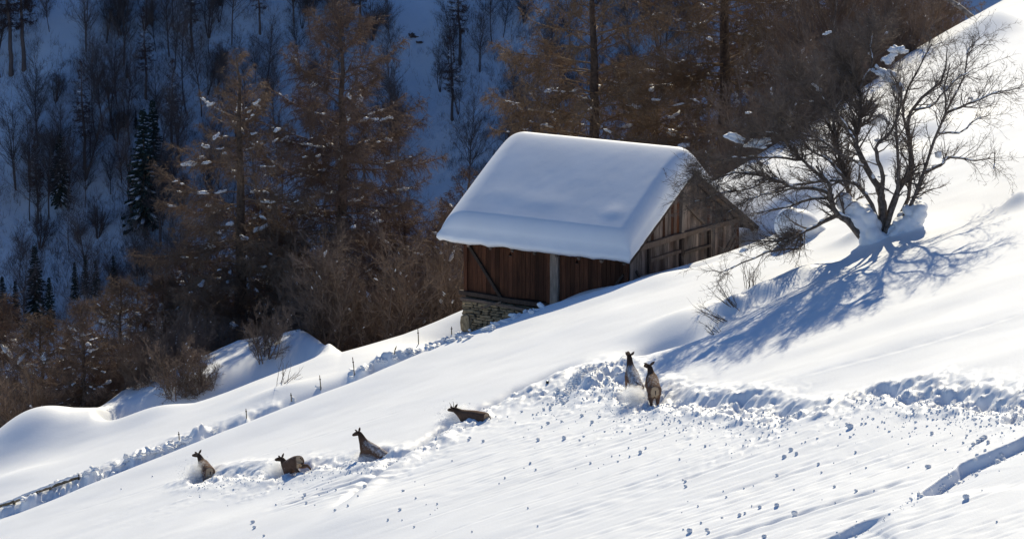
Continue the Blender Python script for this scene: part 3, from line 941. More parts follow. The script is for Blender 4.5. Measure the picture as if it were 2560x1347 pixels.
slist = [(152, 520, 335, 0, 'lone snow-dusted spruce standing free on the blue hillside'),
         (362, 580, 270, 0, 'tall dark spruce, left of the close pair near the leftmost tall larch'),
         (385, 470, 250, 1, 'tall dark spruce, right and upper one of the close pair'),
         (90, 800, 610, 0, 'broad snow-laden spruce at the lower left of the blue hillside'),
         (40, 820, 700, 1, 'smaller spruce left of the broad snow-laden one'), (125, 830, 690, 1, 'dark spruce right of the broad snow-laden one'),
         (215, 740, 640, 1, 'small pointed spruce at the foot of the blue hillside'), (188, 750, 655, 1, 'narrow spruce left of the small pointed one'),
         (285, 730, 640, 0, 'young spruce next to the leftmost tall larch'), (310, 320, 275, 1, 'tiny spruce above the open snow at left'),
         (340, 325, 280, 0, 'tiny spruce close to the tall dark pair'), (240, 745, 650, 0, 'dark little spruce beside the small pointed spruce'),
         (318, 200, 160, 1, 'tiny dark spruce high on the hillside'), (8, 830, 690, 0, 'spruce cut by the left edge of the picture')]
sf = [True, True]
for u, v, tv, k, lab in slist:
    b = hill_hit(u, v)
    sc = (v - tv) / F * b[1] / sp[k]['_h'] * 1.02
    if sf[k]:
        sf[k] = False
        sp[k].location = Vector(b); sp[k].scale = (sc,) * 3; tag(sp[k], lab, 'tree', 'snowy spruces on the far hillside')
    else:
        copy_tree(sp[k], b, rngf.uniform(0, 6.28), sc, lab, 'snowy spruces on the far hillside')
# undergrowth on the far hillside
g = Geo()
n = 20000
uu = rngf.uniform(-60, 2000, n); vv = rngf.uniform(-40, 930, n)
for u, v in zip(uu, vv):
    ln = lanes(u, v)
    if rngf.random() > 0.06 + 0.9 * min(1, max(0, ln - 0.5)) * (0.5 + 0.5 * float(vnoise(np.array([u / 60.0]), np.array([v / 45.0]), 91)[0])): continue
    d = ray(u, v)
    y = (-95 - 360) / (d[2] / d[1] - 0.80)
    x = d[0] / d[1] * y
    m = rngf.integers(8, 26); s = rngf.uniform(0.25, 0.95)
    b0 = np.array([x, y, 0.0]) + rngf.normal(size=(m, 3)) * np.array([s * 0.5, s * 0.5, 0])
    b0[:, 2] = HILL(b0[:, 0], b0[:, 1]) - 0.05
    tip = b0 + np.stack([rngf.normal(size=m) * 0.4, rngf.normal(size=m) * 0.3, np.abs(rngf.normal(size=m)) * 0.7 + 0.25], -1) * s
    V, f = spikes(b0, tip, 0.011 + 0.008 * rngf.random()); g.add(V, f)
tag(link('undergrowth', g.mesh('undergrowth', M_FAR_BARE)), 'sparse dark undergrowth sticking out of the snow on the blue hillside', 'undergrowth', kind='stuff')
# dark rock on the snow gully
rk = empty('rock_outcrop', hill_hit(1040, 105), 'small dark bare rock band in the open snow gully of the far hillside', 'rock')
for i, (u, v, sx) in enumerate([(1027, 90, 0.5), (1036, 98, 0.45), (1046, 108, 0.3), (1053, 112, 0.25), (1012, 106, 0.2), (1002, 124, 0.2)]):
    Vb, Fb = rough_lump(300 + i, 1.6)
    Vb = Vb * 2.6
    p = hill_hit(u, v) - np.array(rk.location)
    link('rock', mesh_np('rock', Vb * np.array([sx, sx, sx * 0.8]) + p, [Fb], [M_FAR_BARE], smooth=False), rk)

# ---------------------------------------------------------------- the hut
ZT = float(at(1574, 652, 165.0)[2]) + 0.42
C0 = at(1574, 652, 165.0)
HB = np.array([C0[0], 165.0, ZT - 4.05])          # local z = 4.05 is the top of the long wall
hut = empty('hut', HB, 'weathered wooden mountain hut with deep snow on its roof and a dry stone base', 'hut', rz=math.radians(-33))
HW = 8.5; HL = 7.9; TOP = 4.05; TAN = math.tan(math.radians(30))

def wood_mat(name, c_lo, c_hi, c_st, sx=9.0, st=0.55):
    m, n, l, b = mat(name, c_lo, 0.85, 0.12)
    tc = n.new('ShaderNodeTexCoord')
    mp = n.new('ShaderNodeMapping'); mp.inputs['Scale'].default_value = (sx, sx, 0.7)
    l.new(tc.outputs['Object'], mp.inputs['Vector'])
    oi = n.new('ShaderNodeObjectInfo')
    ad = n.new('ShaderNodeVectorMath'); ad.operation = 'ADD'
    sc = n.new('ShaderNodeMath'); sc.operation = 'MULTIPLY'; sc.inputs[1].default_value = 37.0
    l.new(oi.outputs['Random'], sc.inputs[0])
    l.new(mp.outputs['Vector'], ad.inputs[0]); l.new(sc.outputs[0], ad.inputs[1])
    nz = n.new('ShaderNodeTexNoise'); nz.inputs['Scale'].default_value = 2.2; nz.inputs['Detail'].default_value = 6; nz.inputs['Roughness'].default_value = 0.6
    l.new(ad.outputs[0], nz.inputs['Vector'])
    r = ramp(n, [(0.28, c_lo), (0.72, c_hi)])
    l.new(nz.outputs['Fac'], r.inputs['Fac'])
    n2 = n.new('ShaderNodeTexNoise'); n2.inputs['Scale'].default_value = 1.1; n2.inputs['Detail'].default_value = 4
    mp2 = n.new('ShaderNodeMapping'); mp2.inputs['Scale'].default_value = (1.2, 1.2, 0.5)
    l.new(tc.outputs['Object'], mp2.inputs['Vector']); l.new(mp2.outputs['Vector'], n2.inputs['Vector'])
    r2 = ramp(n, [(0.45, (0, 0, 0)), (0.68, (1, 1, 1))])
    l.new(n2.outputs['Fac'], r2.inputs['Fac'])
    ml = n.new('ShaderNodeMath'); ml.operation = 'MULTIPLY'; ml.inputs[1].default_value = st
    l.new(r2.outputs['Color'], ml.inputs[0])
    mx = n.new('ShaderNodeMix'); mx.data_type = 'RGBA'
    l.new(ml.outputs[0], mx.inputs[0]); l.new(r.outputs['Color'], mx.inputs[6]); mx.inputs[7].default_value = (*c_st, 1)
    rv = ramp(n, [(0.0, (0.55, 0.55, 0.56)), (1.0, (1.35, 1.25, 1.2))])
    l.new(oi.outputs['Random'], rv.inputs['Fac'])
    mm = n.new('ShaderNodeMix'); mm.data_type = 'RGBA'; mm.blend_type = 'MULTIPLY'; mm.inputs[0].default_value = 1.0
    l.new(mx.outputs[2], mm.inputs[6]); l.new(rv.outputs['Color'], mm.inputs[7])
    l.new(mm.outputs[2], b.inputs['Base Color'])
    bp = n.new('ShaderNodeBump'); bp.inputs['Strength'].default_value = 0.5; bp.inputs['Distance'].default_value = 0.01
    l.new(nz.outputs['Fac'], bp.inputs['Height']); l.new(bp.outputs['Normal'], b.inputs['Normal'])
    return m

M_BROWN = wood_mat('brown_boards', (0.045, 0.020, 0.013), (0.130, 0.056, 0.030), (0.045, 0.022, 0.015))
M_GREY = wood_mat('grey_boards', (0.095, 0.072, 0.058), (0.32, 0.272, 0.235), (0.075, 0.045, 0.032), st=0.85)
M_BEAM = wood_mat('old_beams', (0.085, 0.062, 0.047), (0.235, 0.185, 0.145), (0.08, 0.06, 0.05), 14.0)
M_POST = wood_mat('pale_post', (0.10, 0.085, 0.07), (0.30, 0.26, 0.22), (0.08, 0.055, 0.04), 10.0)
M_DARK = wood_mat('dark_wood', (0.035, 0.027, 0.023), (0.085, 0.065, 0.052), (0.04, 0.03, 0.025))
M_STONE = bark_mat('stone', (0.17, 0.13, 0.085), (0.40, 0.32, 0.21), 5.0, ((0.6, 0.6, 0.6), (1.15, 1.1, 1.0)), 0.9)

def prism(name, outline, axis, thick, m, parent, loc=(0, 0, 0)):
    """outline: list of polygons of (a, z); axis 'y' : lies in the x-z plane, thickness along -y; 'x': in y-z plane, thickness along +x"""
    bm = bmesh.new()
    for pol in outline:
        fr = []; bk = []
        for a, z in pol:
            if axis == 'y':
                fr.append(bm.verts.new((a, -thick, z))); bk.append(bm.verts.new((a, 0, z)))
            else:
                fr.append(bm.verts.new((thick, a, z))); bk.append(bm.verts.new((0, a, z)))
        k = len(pol)
        bm.faces.new(fr); bm.faces.new(bk[::-1])
        for i in range(k):
            bm.faces.new((fr[i], bk[i], bk[(i + 1) % k], fr[(i + 1) % k]))
    bmesh.ops.recalc_face_normals(bm, faces=bm.faces)
    me = bpy.data.meshes.new(name); bm.to_mesh(me); bm.free()
    me.materials.append(m)
    return link(name, me, parent, loc)

def beam(name, p0, p1, w, h, m, parent, rough=0.006, seed=0):
    """a hewn beam from p0 to p1"""
    rng = np.random.default_rng(seed + 900)
    p0 = np.array(p0, float); p1 = np.array(p1, float)
    n = 5
    T = norm(p1 - p0)
    up = np.array([0, 0, 1.0]) if abs(T[2]) < 0.9 else np.array([0, 1.0, 0])
    Sd = norm(np.cross(T, up)); Up = np.cross(Sd, T)
    V = []
    for i in range(n):
        c = p0 + (p1 - p0) * i / (n - 1)
        c = c + Sd * rng.normal() * rough + Up * rng.normal() * rough
        ww = w * (1 + rng.normal() * 0.04); hh = h * (1 + rng.normal() * 0.04)
        b = 0.22
        for a, e in ((-1, -1 + b), (-1 + b, -1), (1 - b, -1), (1, -1 + b), (1, 1 - b), (1 - b, 1), (-1 + b, 1), (-1, 1 - b)):
            V.append(c + Sd * a * ww / 2 + Up * e * hh / 2)
    q = []
    for i in range(n - 1):
        for k in range(8):
            q.append((i * 8 + k, i * 8 + (k + 1) % 8, (i + 1) * 8 + (k + 1) % 8, (i + 1) * 8 + k))
    caps = np.array([list(range(7, -1, -1)), list(range((n - 1) * 8, n * 8))])
    return link(name, mesh_np(name, np.array(V), [np.array(q), caps], [m]), parent)

rh = random.Random(3)
# long wall : upright boards
lw = link('long_wall', None, hut)
n = 37
bw = HL / n
for i in range(n):
    x0 = -HL + i * bw + rh.uniform(0, 0.006); x1 = -HL + (i + 1) * bw - rh.uniform(0.003, 0.012)
    dd = -(x0 + x1) / 2
    zb = (1.55 if dd > 3.4 else 0.3) + rh.uniform(-0.03, 0.03); zt = TOP - 0.05
    vent = None
    for vx, vz in ((5.62, 3.28), (2.42, 3.30)):
        if abs(dd - vx) < bw / 2: vent = vz
    if vent:
        c = (x0 + x1) / 2; w = 0.075; h = 0.17
        pol = [[(x0, zb), (c, zb), (c, vent), (c - w, vent), (c, vent + h), (c, zt), (x0, zt)],
               [(c, zb), (x1, zb), (x1, zt), (c, zt), (c, vent + h), (c + w, vent), (c, vent)]]
    else:
        pol = [[(x0, zb), (x1, zb), (x1, zt), (x0, zt)]]
    prism('board', pol, 'y', 0.03, M_BROWN, lw, (0, rh.uniform(-0.012, 0.0), 0))
for k, vz in ((5.62, 3.28), (2.42, 3.30)):
    i = int((HL - k) / bw); c = -HL + (i + 0.5) * bw
    beam('vent_ledge', (c - 0.07, -0.055, vz - 0.02), (c + 0.08, -0.055, vz - 0.02), 0.05, 0.025, M_BEAM, lw)
beam('corner_post', (-HL + 0.09, -0.06, 1.5), (-HL + 0.09, -0.06, TOP - 0.02), 0.17, 0.14, M_BROWN, lw, seed=1)
beam('corner_post', (-0.10, -0.065, 0.2), (-0.10, -0.065, TOP - 0.02), 0.17, 0.15, M_BROWN, lw, seed=2)
beam('middle_post', (-3.52, -0.10, 0.6), (-3.46, -0.10, TOP - 0.02), 0.36, 0.18, M_POST, lw, 0.01, seed=3)
beam('post_plank', (-3.82, -0.05, 0.6), (-3.76, -0.05, TOP - 0.02), 0.20, 0.09, M_BROWN, lw, seed=13)
beam('brace', (-HL + 0.22, -0.09, 3.52), (-5.85, -0.09, 1.25), 0.10, 0.13, M_DARK, lw, seed=4)
beam('brace', (-0.22, -0.075, 3.05), (-0.95, -0.075, 2.25), 0.08, 0.10, M_DARK, lw, seed=5)
beam('sill_beam', (-HL - 0.18, -0.10, 1.52), (-3.3, -0.10, 1.40), 0.20, 0.19, M_DARK, lw, 0.012, seed=6)
beam('sill_beam', (-HL - 0.05, -0.22, 1.30), (-4.05, -0.22, 1.12), 0.14, 0.13, M_BEAM, lw, 0.02, seed=7)
beam('loose_pole', (-6.9, -0.34, 1.02), (-5.9, -0.34, 1.38), 0.06, 0.06, M_BEAM, lw, seed=8)
beam('eave_plate', (-HL - 0.5, -0.10, TOP + 0.07), (0.35, -0.10, TOP + 0.07), 0.16, 0.18, M_DARK, lw, seed=9)
# inner skin so that the gaps between the boards are dark and closed
prism('lining', [[(-HL + 0.05, 0.2), (-0.05, 0.2), (-0.05, TOP - 0.1), (-HL + 0.05, TOP - 0.1)]], 'y', 0.02, M_DARK, lw, (0, 0.30, 0))

# gable wall
gw = link('gable_wall', None, hut)
n = 38; bw = HW / n
def roofz(y): return TOP + TAN * min(y, HW - y)
for i in range(n):
    y0 = i * bw + rh.uniform(0, 0.008); y1 = (i + 1) * bw - rh.uniform(0.003, 0.012)
    prism('board', [[(y0, 0.6), (y1, 0.6), (y1, TOP - 0.02), (y0, TOP - 0.02)]], 'x', 0.03, M_GREY, gw, (rh.uniform(0, 0.014), 0, 0))
    za, zb = roofz(y0) - 0.03, roofz(y1) - 0.03
    pol = [(y0, TOP + 0.01), (y1, TOP + 0.01), (y1, zb)]
    if y0 < HW / 2 < y1: pol.append((HW / 2, roofz(HW / 2) - 0.03))
    pol.append((y0, za))
    if max(za, zb) > TOP + 0.06:
        pol[-1] = (y0, max(za, TOP + 0.02)); 
        pol[2] = (y1, max(zb, TOP + 0.02))
        prism('board', [pol], 'x', 0.03, M_GREY if rh.random() < 0.75 else M_BROWN, gw, (rh.uniform(0.0, 0.02), 0, 0))
prism('lining', [[(0.05, 0.5), (HW - 0.05, 0.5), (HW - 0.05, TOP), (HW / 2, roofz(HW / 2) - 0.1), (0.05, TOP)]], 'x', 0.02, M_DARK, gw, (-0.32, 0, 0))
beam('tie_beam', (0.12, 0.1, TOP + 0.02), (0.12, 4.0, TOP + 0.04), 0.20, 0.24, M_BEAM, gw, 0.015, seed=20)
beam('tie_beam', (0.12, 4.03, TOP + 0.04), (0.12, HW - 0.1, TOP + 0.02), 0.20, 0.20, M_BEAM, gw, 0.015, seed=21)
beam('cross_beam', (0.10, 1.4, TOP - 0.62), (0.10, 3.75, TOP - 0.60), 0.14, 0.15, M_BEAM, gw, 0.01, seed=22)
beam('cross_beam', (0.10, 4.05, TOP - 0.72), (0.10, 6.2, TOP - 0.72), 0.14, 0.13, M_BEAM, gw, 0.01, seed=23)
beam('king_post', (0.09, 3.9, TOP + 0.15), (0.09, 3.95, TOP + 1.75), 0.17, 0.22, M_POST, gw, 0.008, seed=24)
beam('post', (0.09, 3.9, 0.7), (0.09, 3.9, TOP - 0.12), 0.16, 0.22, M_DARK, gw, 0.008, seed=25)
beam('post', (0.08, 6.15, 0.7), (0.08, 6.15, TOP - 0.1), 0.14, 0.18, M_DARK, gw, 0.008, seed=26)
beam('post', (0.08, 1.35, 0.7), (0.08, 1.35, TOP - 0.1), 0.12, 0.14, M_DARK, gw, 0.008, seed=27)
beam('corner_post', (0.07, HW - 0.1, 0.7), (0.07, HW - 0.1, TOP - 0.02), 0.18, 0.18, M_BROWN, gw, seed=28)
beam('brace', (0.10, 4.1, TOP + 1.35), (0.10, 5.7, TOP + 0.25), 0.09, 0.13, M_BEAM, gw, seed=29)
beam('brace', (0.08, 0.4, TOP - 0.9), (0.08, 1.2, TOP - 1.8), 0.08, 0.1, M_DARK, gw, seed=30)
beam('brace', (0.08, HW - 0.25, TOP - 0.55), (0.08, 6.5, TOP - 1.9), 0.08, 0.12, M_BEAM, gw, seed=31)
beam('brace', (0.08, HW - 0.2, TOP - 0.85), (0.08, 7.0, TOP - 1.9), 0.08, 0.10, M_BEAM, gw, seed=32)

# back walls close the volume
bwl = link('back_wall', None, hut)
prism('boards', [[(-HL, 0.2), (0, 0.2), (0, TOP), (-HL, TOP)]], 'y', 0.03, M_GREY, bwl, (0, HW, 0))
prism('boards', [[(0, 0.2), (HW, 0.2), (HW, TOP), (HW / 2, roofz(HW / 2) - 0.05), (0, TOP)]], 'x', 0.03, M_GREY, bwl, (-HL, 0, 0))

# dry stone base
sw = link('stone_base', None, hut)
prism('core', [[(-HL + 0.02, -1.2), (-3.2, -1.2), (-3.2, 1.2), (-HL + 0.02, 1.36)]], 'y', 0.02, M_STONE, sw, (0, -0.02, 0))
STN = []
for i in range(7):
    Vb, Fb = ICO2
    rg = np.random.default_rng(400 + i)
    Vb = np.sign(Vb) * np.abs(Vb) ** 0.45
    Vb = Vb * (1 + rg.normal(size=(len(Vb), 1)) * 0.05) + rg.normal(size=Vb.shape) * 0.04
    STN.append(mesh_np('stone', Vb * 0.5, [Fb], [M_STONE]))
z = -0.55
while z < 1.28:
    hrow = rh.choice([0.07, 0.09, 0.12, 0.16])
    x = -HL - 0.05
    while x < -3.3:
        w = rh.uniform(0.18, 0.62)
        if z + hrow < 1.42 - (x + HL) * 0.06:
            o = link('stone', rh.choice(STN), sw, Vector((x + w / 2 + rh.uniform(-0.03, 0.03), -0.06 + rh.uniform(-0.06, 0.03), z + hrow / 2)))
            o.scale = (w * 0.98, rh.uniform(0.22, 0.34), hrow * rh.uniform(0.85, 1.05))
            o.rotation_euler = (rh.uniform(-0.05, 0.05), rh.uniform(-0.07, 0.07), rh.uniform(-0.12, 0.12))
        x += w + 0.01
    z += hrow * 0.97
o = link('stone', STN[2], sw, Vector((-HL + 0.16, -0.20, 0.28))); o.scale = (0.46, 0.22, 0.75)

# roof timbers
rf = link('roof', None, hut)
OVG = 0.45; OVE = 0.72; OVL = 0.65; OVR = 1.15
ex0, ex1 = -HL - OVL, OVG
def slab(name, y0, y1, x0, x1, off, th, m, parent):
    V = []
    for y in (y0, y1):
        zz = TOP + off + TAN * (y if y1 <= HW / 2 + 0.01 else HW - y)
        for x in (x0, x1):
            V += [(x, y, zz), (x, y, zz + th)]
    V = np.array(V)
    q = np.array([[0, 2, 6, 4], [1, 5, 7, 3], [0, 4, 5, 1], [2, 3, 7, 6], [0, 1, 3, 2], [4, 6, 7, 5]])
    return link(name, mesh_np(name, V, [q], [m]), parent)
nd = 14
for side in (0, 1):
    for i in range(nd):                    # roof boards running from eave to ridge, seen at the gable end
        pass
slab('roof_deck', -OVE, HW / 2, ex0, ex1, 0.10, 0.07, M_DARK, rf)
slab('roof_deck', HW / 2, HW + OVR, ex0, ex1, 0.10, 0.07, M_DARK, rf)
for i in range(9):
    x = ex0 + 0.25 + i * (ex1 - ex0 - 0.5) / 8
    for s in (0, 1):
        ya, yb = (-OVE - 0.05, HW / 2) if s == 0 else (HW + OVR + 0.05, HW / 2)
        za = TOP + 0.03 + TAN * (ya if s == 0 else HW - ya); zb = TOP + 0.03 + TAN * HW / 2
        beam('rafter', (x, ya, za), (x, yb, zb), 0.11, 0.12, M_BEAM, rf, seed=40 + i * 2 + s)
beam('ridge_beam', (ex0 + 0.1, HW / 2, TOP + TAN * HW / 2 - 0.12), (ex1 + 0.12, HW / 2, TOP + TAN * HW / 2 - 0.12), 0.24, 0.30, M_DARK, rf, seed=60)
beam('purlin', (-HL, HW + 0.12, TOP + 0.02), (0.42, HW + 0.12, TOP + 0.02), 0.22, 0.22, M_BEAM, rf, 0.01, seed=61)
beam('purlin', (-HL, 6.0, TOP + TAN * 2.0 - 0.12), (0.36, 6.0, TOP + TAN * 2.0 - 0.12), 0.2, 0.2, M_BEAM, rf, 0.01, seed=62)
beam('verge_board', (ex1 + 0.02, -OVE, TOP + 0.10 - TAN * OVE), (ex1 + 0.02, HW / 2 - 0.05, TOP + 0.10 + TAN * HW / 2), 0.035, 0.14, M_DARK, rf, seed=63)
beam('verge_board', (ex1 + 0.02, HW + OVR + 0.05, TOP + 0.10 - TAN * OVR), (ex1 + 0.02, HW / 2 + 0.05, TOP + 0.10 + TAN * HW / 2), 0.035, 0.16, M_BEAM, rf, seed=64)
for i in range(10):                        # shingle ends along the eave
    x0 = ex0 + i * (ex1 - ex0) / 10
    slab('eave_board', -OVE - 0.05 - rh.uniform(0, 0.03), -OVE + 0.5, x0 + 0.01, x0 + (ex1 - ex0) / 10 - 0.01, 0.172, 0.03, M_DARK, rf)

# deep snow on the roof
def roof_snow():
    nx, ny = 150, 120
    x0, x1, y0, y1 = ex0 - 0.03, ex1 + 0.05, -OVE - 0.08, 6.1
    xs = np.linspace(0, 1, nx); ysn = np.linspace(0, 1, ny)
    def ease(t): return 0.5 - 0.5 * np.cos(np.pi * t) if False else t
    # denser lines near the edges
    e = 0.5 - 0.5 * np.cos(np.pi * xs); xs = x0 + (x1 - x0) * (0.55 * e + 0.45 * xs)
    e = 0.5 - 0.5 * np.cos(np.pi * ysn); ysn = y0 + (y1 - y0) * (0.55 * e + 0.45 * ysn)
    Y, X = np.meshgrid(ysn, xs, indexing='ij')
    zr = TOP + 0.19 + TAN * (HW / 2) - np.abs(Y - HW / 2) * TAN
    zs = TOP + 0.19 + TAN * (HW / 2) - np.sqrt(((Y - HW / 2) * TAN) ** 2 + 0.10) + 0.10
    T = 0.93 + 0.07 * np.minimum(Y, 4.2) + 0.003 * fbm(X * 0.35, Y * 0.4, 131, 2)
    T = T * (1 - 0.55 * sstep(3.9, 5.7, Y))
    T = T + 0.02 * gauss((X + 4.4) / 1.1) * gauss((Y - 0.45) / 0.4) + 0.03 * gauss((X + 0.95) / 0.5) * gauss((Y - 0.30) / 0.35) + 0.015 * gauss((X + 6.4) / 0.9) * gauss((Y - 0.6) / 0.4)
    def edge(d, r): 
        k = np.clip(1 - d / r, 0, 1)
        return np.sqrt(np.maximum(0, 1 - k * k))
    fe = edge(Y - y0, 0.42); fg = edge(x1 - X, 0.75); fl = edge(X - x0, 1.0); fb = edge(y1 - Y, 0.5)
    f = fe * fl * fg * fb
    base_part = 0.34
    top = zs + T * (base_part + (1 - base_part) * f)
    # the upper rim of the snow bellies out over the eave
    bulge = 0.10 * (1 - fe)
    top = top + 0.002 * fbm(X * 2.2, Y * 2.2, 133, 3)
    ragged = 0.045 * fbm(X * 1.8, X * 0 + 1.7, 135, 3)
    Yt = Y - np.where(Y - y0 < 0.02, 0.0, 0)
    Vt = np.stack([X, Yt, top], -1)
    Vb = np.stack([X, Y, zr + 0.006], -1)
    Vb[0, :, 2] += ragged[0] - 0.05
    Vb[0, :, 1] -= 0.03
    # intermediate ring gives the side walls a rounded belly
    idx = np.arange(nx * ny).reshape(ny, nx)
    ring = np.concatenate([idx[0, :], idx[1:, -1], idx[-1, -2::-1], idx[-2:0:-1, 0]])
    Vtf = Vt.reshape(-1, 3); Vbf = Vb.reshape(-1, 3)
    out = []
    for w, b in ((0.66, 0.09), (0.33, 0.10)):
        v = Vtf[ring] * w + Vbf[ring] * (1 - w)
        dx = np.where(np.isclose(Vbf[ring, 0], x1), 1, np.where(np.isclose(Vbf[ring, 0], x0), -1, 0)).astype(float)
        dy = np.where(Vbf[ring, 1] < y0 + 0.001, -1, np.where(np.isclose(Vbf[ring, 1], y1), 1, 0)).astype(float)
        nzv = 0.03 * fbm(Vbf[ring, 0] * 3, Vbf[ring, 1] * 3 + w * 9, 137, 2)
        v[:, 0] += dx * (b + nzv); v[:, 1] += dy * (b + nzv)
        out.append(v)
    N = nx * ny; m = len(ring)
    V = np.concatenate([Vtf, Vbf, out[0], out[1]])
    q = np.stack([idx[:-1, :-1], idx[:-1, 1:], idx[1:, 1:], idx[1:, :-1]], -1).reshape(-1, 4)
    qb = q[:, ::-1] + N
    r1 = np.roll(ring, -1); k = np.arange(m); k1 = np.roll(k, -1)
    a = np.stack([ring, 2 * N + k, 2 * N + k1, r1], -1)
    b = np.stack([2 * N + k, 2 * N + m + k, 2 * N + m + k1, 2 * N + k1], -1)
    c = np.stack([2 * N + m + k, N + ring, N + r1, 2 * N + m + k1], -1)
    return mesh_np('roof_snow', V, [q, qb, a, b, c], [M_SNOWR], smooth=True)
link('roof_snow', roof_snow(), rf)

# ---------------------------------------------------------------- the bare tree right of the hut
tb = hit(2190, 592)
TY = tb[1]
tree = empty('bare_maple_tree', tb, 'bare spreading tree with many forked stems and snow caps, right of the hut', 'tree')
stems = [  # pixel path, depth shift at the tip, radius at start, at end
    ([(2196, 600), (2208, 545), (2203, 500), (2196, 457)], 0.2, 0.20, 0.15),
    ([(2198, 470), (2165, 416), (2139, 353), (2152, 291), (2147, 223), (2128, 190), (2100, 150)], 0.8, 0.13, 0.03),
    ([(2202, 500), (2207, 440), (2193, 395), (2191, 359), (2227, 333), (2245, 270), (2253, 215)], -0.9, 0.10, 0.02),
    ([(2210, 580), (2224, 535), (2248, 468), (2279, 416), (2271, 333), (2279, 275), (2331, 223), (2357, 198), (2368, 120)], 1.2, 0.15, 0.02),
    ([(2212, 590), (2232, 520), (2245, 480), (2246, 395), (2238, 312), (2256, 239), (2227, 182)], -1.2, 0.11, 0.02),
    ([(2222, 585), (2258, 525), (2274, 470), (2282, 395), (2264, 312), (2258, 250), (2300, 165), (2330, 110)], 1.6, 0.10, 0.02),
    ([(2225, 588), (2268, 530), (2295, 470), (2316, 411), (2342, 333), (2366, 275), (2360, 215), (2375, 160)], -0.6, 0.10, 0.02),
    ([(2362, 285), (2420, 262), (2482, 236), (2555, 220)], -1.4, 0.055, 0.012),
    ([(2310, 433), (2352, 411), (2378, 393), (2435, 402), (2475, 396)], 1.0, 0.07, 0.015),
    ([(2342, 333), (2400, 330), (2440, 300), (2470, 290)], 0.5, 0.04, 0.012),
    ([(2279, 275), (2330, 262), (2390, 200), (2440, 170)], -1.8, 0.05, 0.012),
    ([(2368, 275), (2410, 190), (2420, 130), (2450, 95)], 1.0, 0.045, 0.012),
    ([(2166, 605), (2123, 556), (2090, 533), (2077, 494), (2071, 457), (2040, 415)], -1.0, 0.17, 0.04),
    ([(2082, 490), (2040, 472), (1985, 470), (1931, 446), (1848, 431), (1775, 452), (1735, 440)], -2.2, 0.08, 0.012),
    ([(2095, 537), (2035, 567), (1999, 587), (1952, 603), (1853, 603)], -1.8, 0.09, 0.015),
    ([(1999, 587), (2004, 618), (1931, 629), (1838, 665), (1796, 686)], -2.4, 0.055, 0.012),
    ([(2180, 590), (2152, 545), (2128, 500), (2108, 442), (2092, 359), (2056, 291), (2019, 229), (1973, 175)], 1.8, 0.12, 0.02),
    ([(2198, 560), (2178, 508), (2134, 457), (2071, 452), (2000, 462), (1931, 478), (1870, 500)], -0.4, 0.09, 0.014),
    ([(2071, 457), (2056, 447), (2004, 400), (1973, 364), (1931, 333), (1880, 335)], -1.6, 0.08, 0.015),
    ([(2004, 400), (1940, 395), (1870, 395), (1800, 400), (1750, 425)], -2.4, 0.05, 0.012),
    ([(2108, 442), (2070, 400), (2020, 370), (1990, 300), (1960, 260)], 0.6, 0.06, 0.015),
    ([(2092, 359), (2085, 290), (2110, 230), (2095, 170), (2105, 120)], 2.4, 0.06, 0.015),
    ([(2139, 353), (2110, 310), (2060, 250), (2040, 190)], -1.0, 0.055, 0.015),
    ([(2165, 416), (2120, 395), (2040, 345), (1990, 330), (1940, 290)], -2.0, 0.055, 0.014),
    ([(2077, 494), (2020, 500), (1960, 520), (1905, 530), (1860, 545)], -1.6, 0.06, 0.012),
    ([(1931, 446), (1880, 470), (1820, 480), (1760, 500), (1720, 510)], -3.0, 0.035, 0.010),
    ([(1985, 470), (1900, 490), (1840, 520), (1790, 545)], -2.8, 0.035, 0.010),
    ([(2147, 223), (2180, 160), (2175, 110), (2190, 70)], 1.6, 0.045, 0.012),
]
rngt = np.random.default_rng(17)
NP = 14
allP, allR = [], []
for pts, dy, ra, rb in stems:
    n = len(pts)
    P = np.array([at(u, v, TY + dy * (0.15 + 0.85 * i / (n - 1)) - dy * 0.15 * 0) for i, (u, v) in enumerate(pts)]) - tb
    P = path(P, NP)
    P[1:-1] += rngt.normal(size=(NP - 2, 3)) * 0.018
    R = np.linspace(ra, rb, NP) * (1 + rngt.normal(size=NP) * 0.05)
    V, q = tubes(P[None], R[None], 8)
    link('limb', mesh_np('limb', V, [q], [M_BARE_BARK], smooth=True), tree)
    allP.append(P); allR.append(R)
allP = np.array(allP); allR = np.array(allR)
g = Geo()
P2, R2 = grow(rngt, allP[1:], allR[1:], 700, 0.22, 1.0, lambda t, l, r: r.uniform(0.5, 1.5, len(t)), (0.4, 1.05), (0, 0, 0.25), 6, 0.16, 0.42, 0.3, rmin=0.010)
V, q = tubes(P2, R2, 5); g.add(V, q)
P3, R3 = grow(rngt, P2, R2, 4500, 0.12, 1.0, lambda t, l, r: r.uniform(0.22, 0.75, len(t)), (0.4, 1.1), (0, 0, 0.2), 4, 0.18, 0.5, 0.4, rmin=0.006)
V, q = tubes(P3, R3, 3); g.add(V, q)
P4, R4 = grow(rngt, P3, R3, 17000, 0.1, 1.0, lambda t, l, r: r.uniform(0.08, 0.30, len(t)), (0.4, 1.1), (0, 0, 0.1), 2, 0.2, 0.6, 0.4, rmin=0.0055)
V, q = tubes(P4, R4, 3); g.add(V, q)
